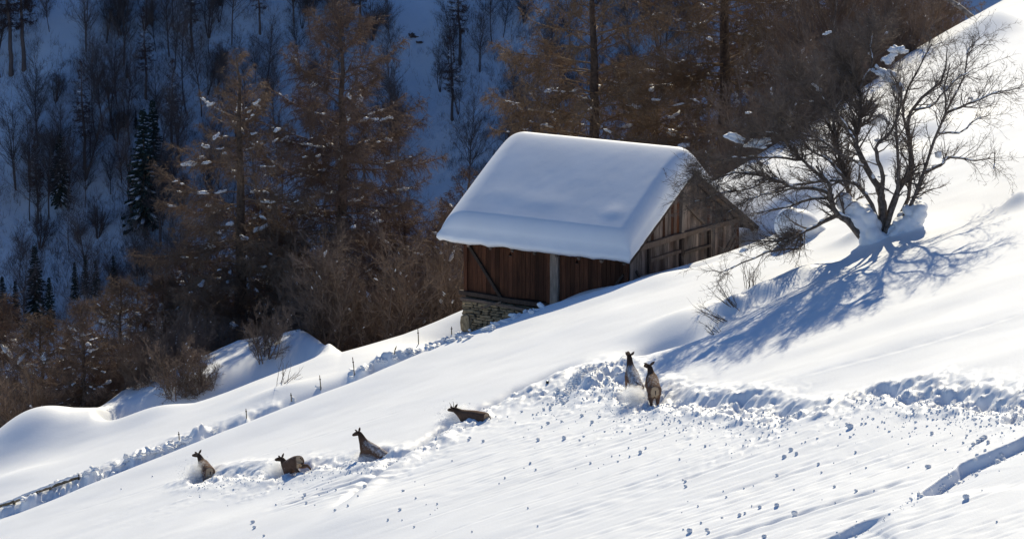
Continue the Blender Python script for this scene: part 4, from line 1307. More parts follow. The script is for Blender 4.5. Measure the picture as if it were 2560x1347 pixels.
# the thicket of twigs up on the left of the crown
up = allP[[1, 16, 18, 20, 21, 22, 23, 27]]; upr = allR[[1, 16, 18, 20, 21, 22, 23, 27]]
P5, R5 = grow(rngt, up, upr, 620, 0.35, 1.0, lambda t, l, r: r.uniform(0.5, 1.5, len(t)), (0.4, 1.1), (0, 0, 0.3), 6, 0.16, 0.40, 0.3, rmin=0.008)
V, q = tubes(P5, R5, 4); g.add(V, q)
P6, R6 = grow(rngt, P5, R5, 11000, 0.1, 1.0, lambda t, l, r: r.uniform(0.15, 0.55, len(t)), (0.4, 1.1), (0, 0, 0.15), 3, 0.2, 0.6, 0.4, rmin=0.0055)
V, q = tubes(P6, R6, 3); g.add(V, q)
# and the broom of twigs that hangs in front of the gable
lw_ = allP[[13, 19, 25, 26, 14]]; lwr = allR[[13, 19, 25, 26, 14]]
P7, R7 = grow(rngt, lw_, lwr, 300, 0.35, 1.0, lambda t, l, r: r.uniform(0.5, 1.3, len(t)), (0.3, 0.9), (-0.2, 0, 0.05), 6, 0.15, 0.45, 0.3, rmin=0.007)
V, q = tubes(P7, R7, 4); g.add(V, q)
P8, R8 = grow(rngt, P7, R7, 4200, 0.1, 1.0, lambda t, l, r: r.uniform(0.12, 0.5, len(t)), (0.3, 1.0), (-0.1, 0, 0.05), 3, 0.2, 0.6, 0.4, rmin=0.0055)
V, q = tubes(P8, R8, 3); g.add(V, q)
link('crown', g.mesh('twigs', M_BARE_TWIG), tree)
caps = [  # pixel centre, width, height (pixels), roll, depth shift
    (2238, 122, 50, 42, 0.2, 0.4), (2228, 150, 44, 34, -0.4, 0.4), (2205, 187, 62, 40, 0.5, 0.3), (2238, 215, 46, 48, 0.6, 0.2),
    (2036, 213, 26, 24, 0.5, -0.4), (2044, 225, 16, 18, 0.8, -0.4), (1876, 284, 24, 15, 0, -1.2), (2029, 254, 13, 8, 0, -0.5),
    (2369, 222, 34, 34, 0.1, 0), (2354, 392, 26, 36, -0.3, 0.3), (2165, 275, 46, 60, 0.1, 1.4), (2190, 300, 40, 50, 0.1, 1.5), (2204, 442, 28, 15, 0, -0.2),
    (2212, 300, 14, 14, 0, 0), (2064, 85, 24, 18, 0, 1.2), (2198, 352, 34, 30, 0.4, 0.2),
    (1850, 350, 74, 30, 0.35, -1.4), (1885, 360, 60, 32, 0.0, -1.4), (1918, 356, 50, 24, -0.1, -1.4), (2430, 250, 22, 14, 0, 0),
    (2205, 475, 26, 16, 0.3, 0), (2290, 500, 30, 14, 0, 0),
]
rc = np.random.default_rng(77)
for i, (u, v, w, h, roll, dy) in enumerate(caps):
    for j in range(1 if w < 20 else (2 if w < 36 else 4)):
        k = 1.0 if w < 20 else 0.66
        du, dv = (0, 0) if w < 20 else (rc.uniform(-0.32, 0.32) * w, rc.uniform(-0.25, 0.25) * h)
        du, dv = du * math.cos(roll) - dv * math.sin(roll), du * math.sin(roll) + dv * math.cos(roll)
        p = at(u + du, v + dv, TY + dy + rc.uniform(-0.08, 0.08)) - tb
        s = (TY + dy) / F
        o = link('snow_clump', CLUMPS[(i * 5 + j * 3) % len(CLUMPS)], tree, Vector(p))
        o.scale = (w * s * 1.0 * k, max(w, h) * s * 0.8 * k, h * s * 1.35 * k)
        o.rotation_euler = (rc.uniform(-0.3, 0.3), roll, rc.uniform(-0.5, 0.5))
# thin snow lodged along the upper sides of the limbs
g = Geo()
for P, R in zip(allP, allR):
    for _ in range(9):
        k = int(rc.integers(1, NP - 2)); r = R[k]
        T = norm(P[k + 1] - P[k - 1])
        if abs(T[2]) > 0.85: continue
        ln = rc.uniform(0.06, 0.22)
        Vb = ICO1[0] * np.array([r * 0.8 + 0.012, r * 0.8 + 0.012, 0.02 + r * 0.35]) * (1 + rc.normal(size=(len(ICO1[0]), 1)) * 0.2)
        Vb = Vb + np.outer(ICO1[0] @ T, T) * ln
        g.add(Vb + P[k] + np.array([0, 0, r * 0.95]), ICO1[1])
tag(link('snow_lining', g.mesh('snow_lining', M_SNOWC, True), tree), kind='stuff')

# snow heaped about the stems
def fuse(obj_meshes, voxel, smooth_it=4):
    """union of overlapping lumps as one closed skin"""
    Vs, Fs, n = [], [], 0
    for V, Fc in obj_meshes:
        Vs.append(V); Fs.append(Fc + n); n += len(V)
    me = mesh_np('lumps', np.concatenate(Vs), Fs)
    ob = bpy.data.objects.new('lumps', me); COL.objects.link(ob)
    m = ob.modifiers.new('r', 'REMESH'); m.mode = 'VOXEL'; m.voxel_size = voxel; m.use_smooth_shade = True
    sm = ob.modifiers.new('s', 'SMOOTH'); sm.iterations = smooth_it; sm.factor = 0.5
    out = bpy.data.meshes.new_from_object(ob.evaluated_get(bpy.context.evaluated_depsgraph_get()))
    bpy.data.objects.remove(ob); bpy.data.meshes.remove(me)
    out.materials.clear(); out.materials.append(M_SNOW)
    return out

def drift(name, spec, label, cat, ref, voxel=0.05):
    base = hit(*ref)
    lumps = []
    for i, (u, v, w, h, roll, dy) in enumerate(spec):
        Vb, Fb = blob(np.random.default_rng(500 + i + int(u)), 3, 0.14, 6)
        y = base[1] + dy
        s = y / F
        Vb = Vb * np.array([w * s / 2, max(min(w, h), 30) * s * 0.5, h * s / 2])
        ca, sa = math.cos(roll), math.sin(roll)
        Vb = np.stack([Vb[:, 0] * ca + Vb[:, 2] * sa, Vb[:, 1], -Vb[:, 0] * sa + Vb[:, 2] * ca], -1)
        lumps.append((Vb + at(u, v, y) - base, Fb))
    o = link(name, fuse(lumps, voxel, 9), None, Vector(base))
    o.data.name = name
    tag(o, label, cat)
    return o
def wedge(tri, n, r, rng, d0=0.0):
    out = []
    for _ in range(n):
        a, b = rng.random(2)
        if a + b > 1: a, b = 1 - a, 1 - b
        p = np.array(tri[0]) + a * (np.array(tri[1]) - tri[0]) + b * (np.array(tri[2]) - tri[0])
        q = r * rng.uniform(0.7, 1.35)
        out.append((p[0], p[1], 2 * q, 1.8 * q, 0.0, d0 + rng.uniform(-0.25, 0.25)))
    return out
_rw = np.random.default_rng(44)
drift('snow_drift', wedge([(2165, 618), (2094, 485), (2196, 545)], 60, 15, _rw, 0.3) + wedge([(2180, 615), (2170, 530), (2205, 590)], 16, 15, _rw, 0.1)
      + wedge([(2185, 622), (2308, 512), (2300, 570)], 80, 13, _rw, 0.15) + wedge([(2200, 600), (2270, 520), (2308, 512)], 24, 12, _rw, 0.35) + wedge([(2110, 505), (2150, 530), (2180, 520)], 10, 11, _rw, 0.5),
      'deep snow heaped between the stems at the foot of the bare tree', 'snow drift', (2190, 600), 0.04)
drift('snow_boulder', [(2000, 565, 110, 90, 0.1, 3.0), (1975, 560, 80, 100, -0.1, 3.0), (2030, 590, 90, 70, 0.2, 3.0), (1985, 600, 90, 70, 0.0, 3.0)], 'snow-covered boulder with a shaded face between the hut gable and the bare tree', 'boulder', (2000, 630))
drift('snow_boulder', [(1866, 640, 44, 50, 0.0, 3.0), (1872, 655, 36, 36, 0.0, 2.9)], 'rounded snow lump against the right corner of the hut gable', 'snow lump', (1866, 662))

# twiggy shrubs in the snow in front of the hut
def shrub(u, v, hpx, n, label, lean=0.0, spread=0.5, seed=0):
    rng = np.random.default_rng(600 + seed)
    b = hit(u, v)
    r = empty('twig_shrub', b, label, 'shrub')
    sc = b[1] / F * hpx
    P = np.empty((n, 6, 3))
    for i in range(n):
        D = norm(np.array([lean + rng.normal() * spread, rng.normal() * spread * 0.8, 1.0]))
        p = rng.normal(size=3) * np.array([0.12, 0.12, 0]) - np.array([0, 0, 0.15])
        h = sc * rng.uniform(0.5, 1.1)
        for k in range(6):
            P[i, k] = p; p = p + D * h / 5; D = norm(D + rng.normal(size=3) * 0.08)
    R = np.full((n, 1), 0.011) * np.linspace(1.2, 0.35, 6)[None]
    g = Geo(); V, q = tubes(P, R, 4); g.add(V, q)
    link('stems', g.mesh('stems', M_BARE_TWIG), r)
    P2, R2 = grow(rng, P, R, n * 6, 0.25, 1.0, lambda t, l, r_: 0.4 * l * r_.uniform(0.3, 0.9, len(t)), (0.3, 0.8), (0, 0, 0.1), 3, 0.1, 0.6, 0.4, rmin=0.005)
    V, q = tubes(P2, R2, 3)
    link('twigs', mesh_np('twigs', V, [q], [M_BARE_TWIG]), r)
shrub(1845, 765, 90, 11, 'fan of bare twigs leaning left out of the snow bank below the hut gable', -0.9, 0.35, 1)
shrub(1820, 800, 100, 9, 'lower fan of bare twigs lying almost flat over the snow bank', -1.6, 0.35, 2)
shrub(1880, 715, 75, 12, 'upright tuft of thin twigs below the lowest branch of the bare tree', -0.1, 0.22, 3)
shrub(1800, 830, 60, 8, 'sparse short twigs at the edge of the shaded snow hollow', -0.7, 0.5, 4)
shrub(700, 960, 90, 10, 'thin arching twigs at the brow right of the upright alder stems', 0.6, 0.5, 5)

# ---------------------------------------------------------------- fence
M_STAKE = bark_mat('stake', (0.10, 0.085, 0.06), (0.24, 0.20, 0.14), 10.0)
def stake(u, v, hpx, tilt, label, r=0.022):
    b = hit(u, v)
    s = b[1] / F
    o = empty('fence_stake', b, label, 'fence stake', 'stakes of the fence along the snowed-in path')
    h = hpx * s
    P = np.array([[[0, 0, -0.3], [tilt * 0.5 * h, 0, h * 0.5], [tilt * h, 0, h]]])
    V, q = tubes(P, np.array([[r, r, r * 0.8]]), 6)
    link('stake', mesh_np('stake', V, [q], [M_STAKE], smooth=True), o)
    c = np.array([tilt * h * 0.72, 0, h * 0.72])
    V, f = ICO1
    link('insulator', mesh_np('insulator', V * np.array([r * 2.0, r * 2.0, r * 1.5]) + c, [f], [M_DARK]), o)
for u, v, h, t, lab in [(449, 1103, 24, -0.1, 'short dark stake above the leftmost deer, on the path edge'),
                        (617, 1046, 25, -0.08, 'short stake standing at the lower end of the shaded bank by the path'),
                        (729, 1004, 22, -0.08, 'short stake beside the snow block under the brow bushes'),
                        (803, 976, 38, -0.1, 'thin stake next to a small shaded snow hump'),
                        (887, 938, 46, -0.12, 'tall thin stake at the left end of the row of snow blocks'),
                        (983, 888, 24, 0.35, 'thin stake leaning to the right behind the snow blocks'),
                        (1047, 860, 40, -0.06, 'thin stake behind the middle of the row of snow blocks'),
                        (1129, 836, 20, 0, 'small thin stake nearest the stone corner of the hut'),
                        (2486, 410, 36, 0.02, 'lone thin stake on the right slope behind the tree shadows')]:
    stake(u, v, h, t, lab)
# wooden rail at the lower left
M_RAIL = wood_mat('rail_wood', (0.12, 0.10, 0.07), (0.30, 0.25, 0.17), (0.09, 0.07, 0.05), 12.0)
pb = hit(35, 1262)
rail = empty('rail_fence', pb, 'snow-topped wooden rail fence running into the lower left edge of the picture', 'fence')
yr = pb[1]
pts = [at(-60, 1281, yr - 0.2), at(35, 1249, yr), at(125, 1213, yr + 0.3), at(195, 1188, yr + 0.6)]
pts = [p - pb for p in pts]
for i in range(3):
    beam('rail', pts[i] - np.array([0, 0, 0.06]), pts[i + 1] - np.array([0, 0, 0.06]), 0.10, 0.11, M_RAIL, rail, 0.01, seed=70 + i)
    P = path(np.array([pts[i], (pts[i] + pts[i + 1]) / 2 + np.array([0, 0, 0.02]), pts[i + 1]]), 9)
    V, q = tubes(P[None], (0.06 * (1 + 0.3 * rngt.normal(size=9)))[None], 8)
    link('snow_cap', mesh_np('snow_cap', V, [q], [M_SNOWC], smooth=True), rail)
for i in (1, 2, 3):
    beam('post', pts[i] - np.array([0, -0.08, 0.9]), pts[i] + np.array([0, 0.08, 0.02]), 0.11, 0.12, M_RAIL, rail, seed=80 + i)

# ---------------------------------------------------------------- deer
def fur_mat():
    m, n, l, b = mat('deer_fur', (0.1, 0.065, 0.045), 0.9, 0.1)
    tc = n.new('ShaderNodeTexCoord')
    sp_ = n.new('ShaderNodeSeparateXYZ'); l.new(tc.outputs['Object'], sp_.inputs[0])
    nz = n.new('ShaderNodeTexNoise'); nz.inputs['Scale'].default_value = 6.0; nz.inputs['Detail'].default_value = 8; nz.inputs['Roughness'].default_value = 0.7
    l.new(tc.outputs['Object'], nz.inputs['Vector'])
    r = ramp(n, [(0.3, (0.10, 0.056, 0.037)), (0.7, (0.17, 0.102, 0.070))])
    l.new(nz.outputs['Fac'], r.inputs['Fac'])
    # darker neck and head
    at_ = n.new('ShaderNodeAttribute'); at_.attribute_name = 'zone'
    sepc = n.new('ShaderNodeSeparateColor'); l.new(at_.outputs['Color'], sepc.inputs[0])
    mx = n.new('ShaderNodeMix'); mx.data_type = 'RGBA'
    l.new(sepc.outputs[0], mx.inputs[0]); l.new(r.outputs['Color'], mx.inputs[6]); mx.inputs[7].default_value = (0.050, 0.032, 0.024, 1)
    # pale rump
    ad = n.new('ShaderNodeMath'); ad.operation = 'MULTIPLY_ADD'; ad.inputs[1].default_value = 1.4; ad.inputs[2].default_value = -0.75
    l.new(nz.outputs['Fac'], ad.inputs[0])
    a2 = n.new('ShaderNodeMath'); a2.operation = 'ADD'; l.new(ad.outputs[0], a2.inputs[0]); l.new(sepc.outputs[1], a2.inputs[1])
    rr = ramp(n, [(0.30, (0, 0, 0)), (0.85, (1, 1, 1))]); l.new(a2.outputs[0], rr.inputs['Fac'])
    m2 = n.new('ShaderNodeMix'); m2.data_type = 'RGBA'
    l.new(rr.outputs['Color'], m2.inputs[0]); l.new(mx.outputs[2], m2.inputs[6]); m2.inputs[7].default_value = (0.44, 0.33, 0.225, 1)
    # snow dust on the back
    n2 = n.new('ShaderNodeTexNoise'); n2.inputs['Scale'].default_value = 11.0; n2.inputs['Detail'].default_value = 6
    l.new(tc.outputs['Object'], n2.inputs['Vector'])
    mu = n.new('ShaderNodeMath'); mu.operation = 'MULTIPLY'; l.new(sepc.outputs[2], mu.inputs[0]); l.new(n2.outputs['Fac'], mu.inputs[1])
    r3 = ramp(n, [(0.26, (0, 0, 0)), (0.62, (0.8, 0.8, 0.8))]); l.new(mu.outputs[0], r3.inputs['Fac'])
    m3 = n.new('ShaderNodeMix'); m3.data_type = 'RGBA'
    l.new(r3.outputs['Color'], m3.inputs[0]); l.new(m2.outputs[2], m3.inputs[6]); m3.inputs[7].default_value = (0.75, 0.76, 0.78, 1)
    l.new(m3.outputs[2], b.inputs['Base Color'])
    bp = n.new('ShaderNodeBump'); bp.inputs['Strength'].default_value = 0.5; bp.inputs['Distance'].default_value = 0.02
    n4 = n.new('ShaderNodeTexNoise'); n4.inputs['Scale'].default_value = 40.0
    l.new(tc.outputs['Object'], n4.inputs['Vector']); l.new(n4.outputs['Fac'], bp.inputs['Height']); l.new(bp.outputs['Normal'], b.inputs['Normal'])
    return m
M_FUR = fur_mat()
M_EAR = bark_mat('ear_fur', (0.05, 0.032, 0.024), (0.10, 0.068, 0.052), 12.0)
M_EYE, *_ = mat('eye', (0.01, 0.008, 0.007), 0.2, 0.5)
M_HORN = bark_mat('antler', (0.06, 0.045, 0.03), (0.14, 0.10, 0.07), 15.0)

def sph(az, el):
    az = math.radians(az); el = math.radians(el)
    return np.array([math.cos(el) * math.cos(az), math.cos(el) * math.sin(az), math.sin(el)])

def deer(label, u, v, depth, yaw, sink, pitch=0, neck=(0, 55), head=(0, -15), hind=None, dust=0.6, antlers=False, size=1.0, ear=(55, 40), neck_len=1.0):
    ground_p = on_ground(u, depth) if v is None else hit(u, v)
    root = empty('deer', ground_p - np.array([0, 0, sink]), label, 'deer', 'deer wading through the deep snow', math.radians(yaw))
    root.scale = (size * 0.87,) * 3
    cp, sp_ = math.cos(math.radians(pitch)), math.sin(math.radians(pitch))
    def rot(p):
        x, y, z = p[0], p[1], p[2] - 0.95
        return np.array([x * cp - z * sp_, y, x * sp_ + z * cp + 0.95])
    nd = sph(neck[0], neck[1]); hd = sph(head[0], head[1])
    Vv, Rr, E, zone = [], [], [], []
    def add(p, r, parent=None, zn=(0, 0, 0)):
        Vv.append(np.array(p, float)); Rr.append(r); zone.append(zn)
        if parent is not None: E.append((parent, len(Vv) - 1))
        return len(Vv) - 1
    D = dust
    pel = add(rot((-0.48, 0, 1.00)), (0.215, 0.235), None, (0, 0.15, D))
    rmp = add(rot((-0.70, 0, 0.96)), (0.175, 0.18), pel, (0, 1.0, D * 0.5))
    loin = add(rot((-0.15, 0, 0.98)), (0.20, 0.225), pel, (0, 0, D))
    ch = add(rot((0.20, 0, 0.93)), (0.215, 0.26), loin, (0, 0, D))
    sh = add(rot((0.46, 0, 0.98)), (0.185, 0.235), ch, (0.2, 0, D * 0.8))
    nb = Vv[sh] + rot((0.10, 0, 0.95 + 0.06)) - rot((0, 0, 0.95)) + nd * 0.08
    n1 = add(nb, (0.125, 0.15), sh, (0.7, 0, D * 0.3))
    n2 = add(Vv[n1] + nd * 0.17 * neck_len, (0.098, 0.115), n1, (1, 0, 0))
    pol = add(Vv[n2] + nd * 0.17 * neck_len + hd * 0.02, (0.080, 0.090), n2, (1, 0, 0))
    hd0 = add(Vv[pol] + hd * 0.10 + np.array([0, 0, 0.01]), (0.074, 0.082), pol, (0.9, 0, 0))
    h1 = add(Vv[hd0] + hd * 0.14, (0.052, 0.055), hd0, (0.7, 0, 0))
    h2 = add(Vv[h1] + hd * 0.11, (0.036, 0.036), h1, (1, 0, 0))
    for s in (1, -1):
        hip = add(rot((-0.56, s * 0.12, 0.82)), (0.125, 0.15), pel, (0, 0.35, 0))
        off = np.array(hind[0 if s > 0 else 1]) if hind else np.zeros(3)
        kn = add(rot((-0.44, s * 0.14, 0.62)) + off * 0.45, (0.085, 0.095), hip)
        hk = add(rot((-0.66, s * 0.13, 0.42)) + off, (0.042, 0.05), kn)
        ft = add(rot((-0.62, s * 0.13, 0.10)) + off * 1.6, (0.028, 0.03), hk)
        add(rot((-0.58, s * 0.13, 0.02)) + off * 1.7, (0.03, 0.03), ft, (1, 0, 0))
        el = add(rot((0.42, s * 0.13, 0.72)), (0.085, 0.10), sh)
        k2 = add(rot((0.47, s * 0.12, 0.42)), (0.042, 0.045), el)
        f2 = add(rot((0.45, s * 0.12, 0.10)), (0.027, 0.028), k2)
        add(rot((0.48, s * 0.12, 0.02)), (0.03, 0.03), f2, (1, 0, 0))
    me = bpy.data.meshes.new('body_cage')
    me.from_pydata([tuple(p) for p in Vv], E, [])
    ob = bpy.data.objects.new('body', me); COL.objects.link(ob)
    sk = ob.modifiers.new('Skin', 'SKIN'); sk.use_smooth_shade = True
    for i, r in enumerate(Rr):
        me.skin_vertices[0].data[i].radius = (r[0] * 1.36, r[1] * 1.34)
    me.skin_vertices[0].data[0].use_root = True
    sd = ob.modifiers.new('Sub', 'SUBSURF'); sd.levels = 2; sd.render_levels = 2
    dg = bpy.context.evaluated_depsgraph_get()
    m2 = bpy.data.meshes.new_from_object(ob.evaluated_get(dg))
    ob.modifiers.clear()
    ob.data = m2
    m2.name = 'deer_body'
    m2.materials.clear(); m2.materials.append(M_FUR)
    nv = len(m2.vertices)
    co = np.empty(nv * 3, dtype=np.float32); m2.vertices.foreach_get('co', co); co = co.reshape(-1, 3)
    no = np.array([v_.normal[:] for v_ in m2.vertices])
    VA = np.array(Vv); ZA = np.array(zone)
    d = np.linalg.norm(co[:, None] - VA[None], axis=-1) / np.array([max(r) for r in Rr])[None]
    w = np.exp(-3 * d); w /= w.sum(1, keepdims=True)
    zc = w @ ZA
    back = rot((-1, 0, 0.95)) - rot((0, 0, 0.95))
    facing = np.clip((no @ back - 0.25) * 2.2, 0, 1) * np.clip(1 - np.abs(co[:, 1]) / 0.19, 0, 1) ** 0.5
    rumpw = np.clip(1 - np.linalg.norm((co - (VA[rmp] + np.array([0, 0, -0.08]))) * np.array([1, 1.0, 0.8]), axis=1) / 0.36, 0, 1)
    zc[:, 1] = np.clip(facing * rumpw * 3.2, 0, 1)
    zc[:, 2] *= np.clip(no[:, 2] * 1.1 + 0.45, 0, 1)
    ca = m2.color_attributes.new('zone', 'FLOAT_COLOR', 'POINT')
    ca.data.foreach_set('color', np.concatenate([zc, np.ones((nv, 1))], 1).astype(np.float32).ravel())
    ob.parent = root
    # ears, eyes, tail, antlers
    P0 = VA[pol] + hd * 0.03
    side = norm(np.cross(np.array([0, 0, 1.0]), hd)); upv = np.cross(hd, side)
    for s in (1, -1):
        ed = norm(side * s * math.cos(math.radians(ear[1])) + upv * math.sin(math.radians(ear[1])) - hd * 0.15)
        b0 = P0 + side * s * 0.055 + upv * 0.05
        wd = norm(np.cross(ed, hd)); th = np.cross(wd, ed)
        ln = 0.27
        prof = [(0, 0.026), (0.25, 0.056), (0.5, 0.062), (0.75, 0.042), (1.0, 0.003)]
        V = []; 
        for f, r in prof:
            for a in range(8):
                t = a * math.pi / 4
                V.append(b0 + ed * ln * f + wd * r * math.cos(t) + th * (r * 0.35 * math.sin(t) - 0.018 * math.sin(f * 3.14)))
        q = [(i * 8 + k, i * 8 + (k + 1) % 8, (i + 1) * 8 + (k + 1) % 8, (i + 1) * 8 + k) for i in range(4) for k in range(8)]
        link('ear', mesh_np('ear', np.array(V), [np.array(q)], [M_EAR], smooth=True), root)
        Vb, fb = ICO2
        link('eye', mesh_np('eye', Vb * 0.016 + VA[hd0] + side * s * 0.066 + upv * 0.022 + hd * 0.02, [fb], [M_EYE], smooth=True), root)
        if antlers:
            a0 = P0 + side * s * 0.045 + upv * 0.075 + hd * 0.03
            Pp = path(np.array([a0, a0 + upv * 0.13 + side * s * 0.06, a0 + upv * 0.26 + side * s * 0.085 + hd * 0.03]), 7)
            V, q = tubes(Pp[None], np.linspace(0.018, 0.006, 7)[None], 6)
            link('antler', mesh_np('antler', V, [q], [M_HORN], smooth=True), root)
    tl = rot((-0.88, 0, 1.03)); t1 = rot((-0.95, 0, 0.90))
    Pp = path(np.array([tl + (rot((0.05, 0, 1)) - rot((0, 0, 1))), tl, t1]), 6)
    V, q = tubes(Pp[None], np.array([[0.018, 0.026, 0.028, 0.025, 0.018, 0.006]]), 7)
    link('tail', mesh_np('tail', V, [q], [M_FUR if False else M_EAR], smooth=True), root)
    return root, ground_p

DEER = []
DEER.append(deer('leftmost deer seen from behind with a pale rump, its head turned left', 514, 1190, 0, 108, 0.58, 2, (28, 58), (44, -12), dust=0.55, ear=(55, 32), neck_len=0.95))
DEER.append(deer('bounding deer with lowered head, raised rump and a kicked up hind hoof', 730, 1182, 0, 122, 0.58, -26, (22, 58), (34, -14), hind=((-0.05, 0, 0.05), (-0.16, -0.06, 0.34)), dust=0.6, ear=(55, 34), neck_len=0.8))
DEER.append(deer('deer with long upright neck and large ears, hindquarters sunk in the snow', 936, 1146, 0, 152, 0.62, 22, (8, 66), (6, -26), dust=0.85, neck_len=1.25, ear=(55, 32)))
DEER.append(deer('young stag with two short spike antlers ploughing through snow up to its chest', 1182, 1045, 0, 143, 0.80, -4, (14, 28), (4, -12), hind=((-0.1, 0, 0), (-0.36, 0, 0.34)), dust=0.35, antlers=True, ear=(55, 30), neck_len=0.85))
DEER.append(deer('deer climbing with its neck stretched up, left one of the upper pair', 1584, 988, 0, 104, 0.26, 24, (0, 68), (-4, 25), dust=1.0, ear=(40, 62), neck_len=1.2))
DEER.append(deer('deer seen straight from behind with pale tail stripe, right one of the upper pair', 1632, 1008, 0, 95, 0.16, 12, (12, 62), (34, -5), dust=0.6, ear=(60, 28), neck_len=1.0))

# powder thrown up around the deer : a mist of fine flakes and some larger grains
def mist_mat():
    m = bpy.data.materials.new('powder_mist'); m.use_nodes = True
    n = m.node_tree.nodes; l = m.node_tree.links; n.clear()
    o = n.new('ShaderNodeOutputMaterial'); pv = n.new('ShaderNodeVolumePrincipled')
    pv.inputs['Color'].default_value = (0.995, 0.995, 1.0, 1); pv.inputs['Anisotropy'].default_value = 0.2
    tc = n.new('ShaderNodeTexCoord')
    ln = n.new('ShaderNodeVectorMath'); ln.operation = 'LENGTH'; l.new(tc.outputs['Object'], ln.inputs[0])
    nz = n.new('ShaderNodeTexNoise'); nz.inputs['Scale'].default_value = 2.6; nz.inputs['Detail'].default_value = 5; nz.inputs['Roughness'].default_value = 0.65
    l.new(tc.outputs['Object'], nz.inputs['Vector'])
    a1 = n.new('ShaderNodeMath'); a1.operation = 'MULTIPLY_ADD'; a1.inputs[1].default_value = 1.5; a1.inputs[2].default_value = -0.72
    l.new(nz.outputs['Fac'], a1.inputs[0])
    a2 = n.new('ShaderNodeMath'); a2.operation = 'SUBTRACT'; a2.inputs[0].default_value = 0.88; l.new(ln.outputs['Value'], a2.inputs[1])
    a3 = n.new('ShaderNodeMath'); a3.operation = 'ADD'; l.new(a1.outputs[0], a3.inputs[0]); l.new(a2.outputs[0], a3.inputs[1])
    a4 = n.new('ShaderNodeMath'); a4.operation = 'MULTIPLY'; a4.inputs[1].default_value = 9.0; a4.use_clamp = False
    a5 = n.new('ShaderNodeMath'); a5.operation = 'MAXIMUM'; a5.inputs[1].default_value = 0.0
    l.new(a3.outputs[0], a5.inputs[0]); l.new(a5.outputs[0], a4.inputs[0]); l.new(a4.outputs[0], pv.inputs['Density'])
    l.new(pv.outputs[0], o.inputs['Volume'])
    return m
M_MIST = mist_mat()
MIST = mesh_np('powder_mist', ICO3[0] * 1.02, [ICO3[1]], [M_MIST])
def powder(u, v, n, sx, sy, sz, dx, label, seed=0):
    rng = np.random.default_rng(700 + seed)
    c = hit(u, v)
    r = rng.normal(size=(n, 3)) * np.array([sx, sy, sz])
    r[:, 2] = np.abs(r[:, 2])
    r[:, 0] += dx * r[:, 2]
    s = rng.uniform(0.003, 0.007, n) * (1 + 2.0 * (rng.random(n) < 0.03))
    base = np.array([[1, 1, 1], [-1, -1, 1], [-1, 1, -1], [1, -1, -1]], float)
    V = (r[:, None] + base[None] * s[:, None, None] + rng.normal(size=(n, 4, 3)) * s[:, None, None] * 0.4)
    i = np.arange(n)[:, None] * 4
    f = np.concatenate([i + np.array([[0, 1, 2]]), i + np.array([[0, 3, 1]]), i + np.array([[0, 2, 3]]), i + np.array([[1, 3, 2]])])
    o = link('powder_snow', mesh_np('powder_snow', V.reshape(-1, 3), [f], [M_SNOWC]))
    o.location = Vector(c)
    tag(o, label, 'powder snow', kind='stuff')
    k = link('powder_mist', MIST, o, Vector((dx * sz * 0.9, 0, sz * 0.75)))
    k.scale = (sx * 2.1, sy * 1.9, sz * 2.0)
    tag(k, kind='stuff')
powder(503, 1198, 3500, 0.32, 0.35, 0.27, -0.3, 'cloud of powder snow kicked up around the legs of the leftmost deer', seed=1)
powder(708, 1186, 3500, 0.40, 0.35, 0.20, -0.2, 'powder snow thrown up around the bounding deer', seed=2)
powder(925, 1152, 1500, 0.40, 0.4, 0.12, 0.2, 'powder snow at the chest of the deer with the upright neck', seed=3)
powder(1152, 1046, 3500, 0.34, 0.35, 0.22, -0.4, 'powder snow spraying up in front of the young stag', seed=4)
powder(1590, 1000, 2500, 0.30, 0.4, 0.20, -0.3, 'powder snow around the hind legs of the climbing pair of deer', seed=5)

# ---------------------------------------------------------------- lumps of snow
rb = random.Random(23)
BALLS = []
for i in range(8):
    Vb, Fb = blob(np.random.default_rng(800 + i), 2, 0.20, 4)
    BALLS.append(mesh_np('snowball', Vb * np.array([1, 0.9, 0.85]), [Fb], [M_SNOWC], smooth=True))
G_S = 'snowballs that rolled down the slope'
def ball(u, v, rpx):
    size = 'small ' if rpx < 3 else ('large ' if rpx > 6 else '')
    if u < 1120: w = 'below the three left deer'
    elif u < 1450: w = 'on the slope below the young stag'
    elif u < 1850: w = 'on the streaked slope below the upper pair of deer'
    elif v > 1200: w = 'near the lower right crack in the snow'
    else: w = 'below the churned trail at right'
    label = size + 'loose ball of snow ' + w
    grp = size + 'snowballs ' + w
    p = hit(u, v)
    r = rpx * p[1] / F
    o = link('snowball', rb.choice(BALLS), None, Vector(p + np.array([0, 0, r * 0.55])))
    o.scale = (r * rb.uniform(0.85, 1.15), r * rb.uniform(0.8, 1.1), r * rb.uniform(0.8, 1.1))
    o.rotation_euler = (rb.uniform(-0.5, 0.5), rb.uniform(-0.5, 0.5), rb.uniform(0, 6.28))
    tag(o, label, 'snowball', grp)
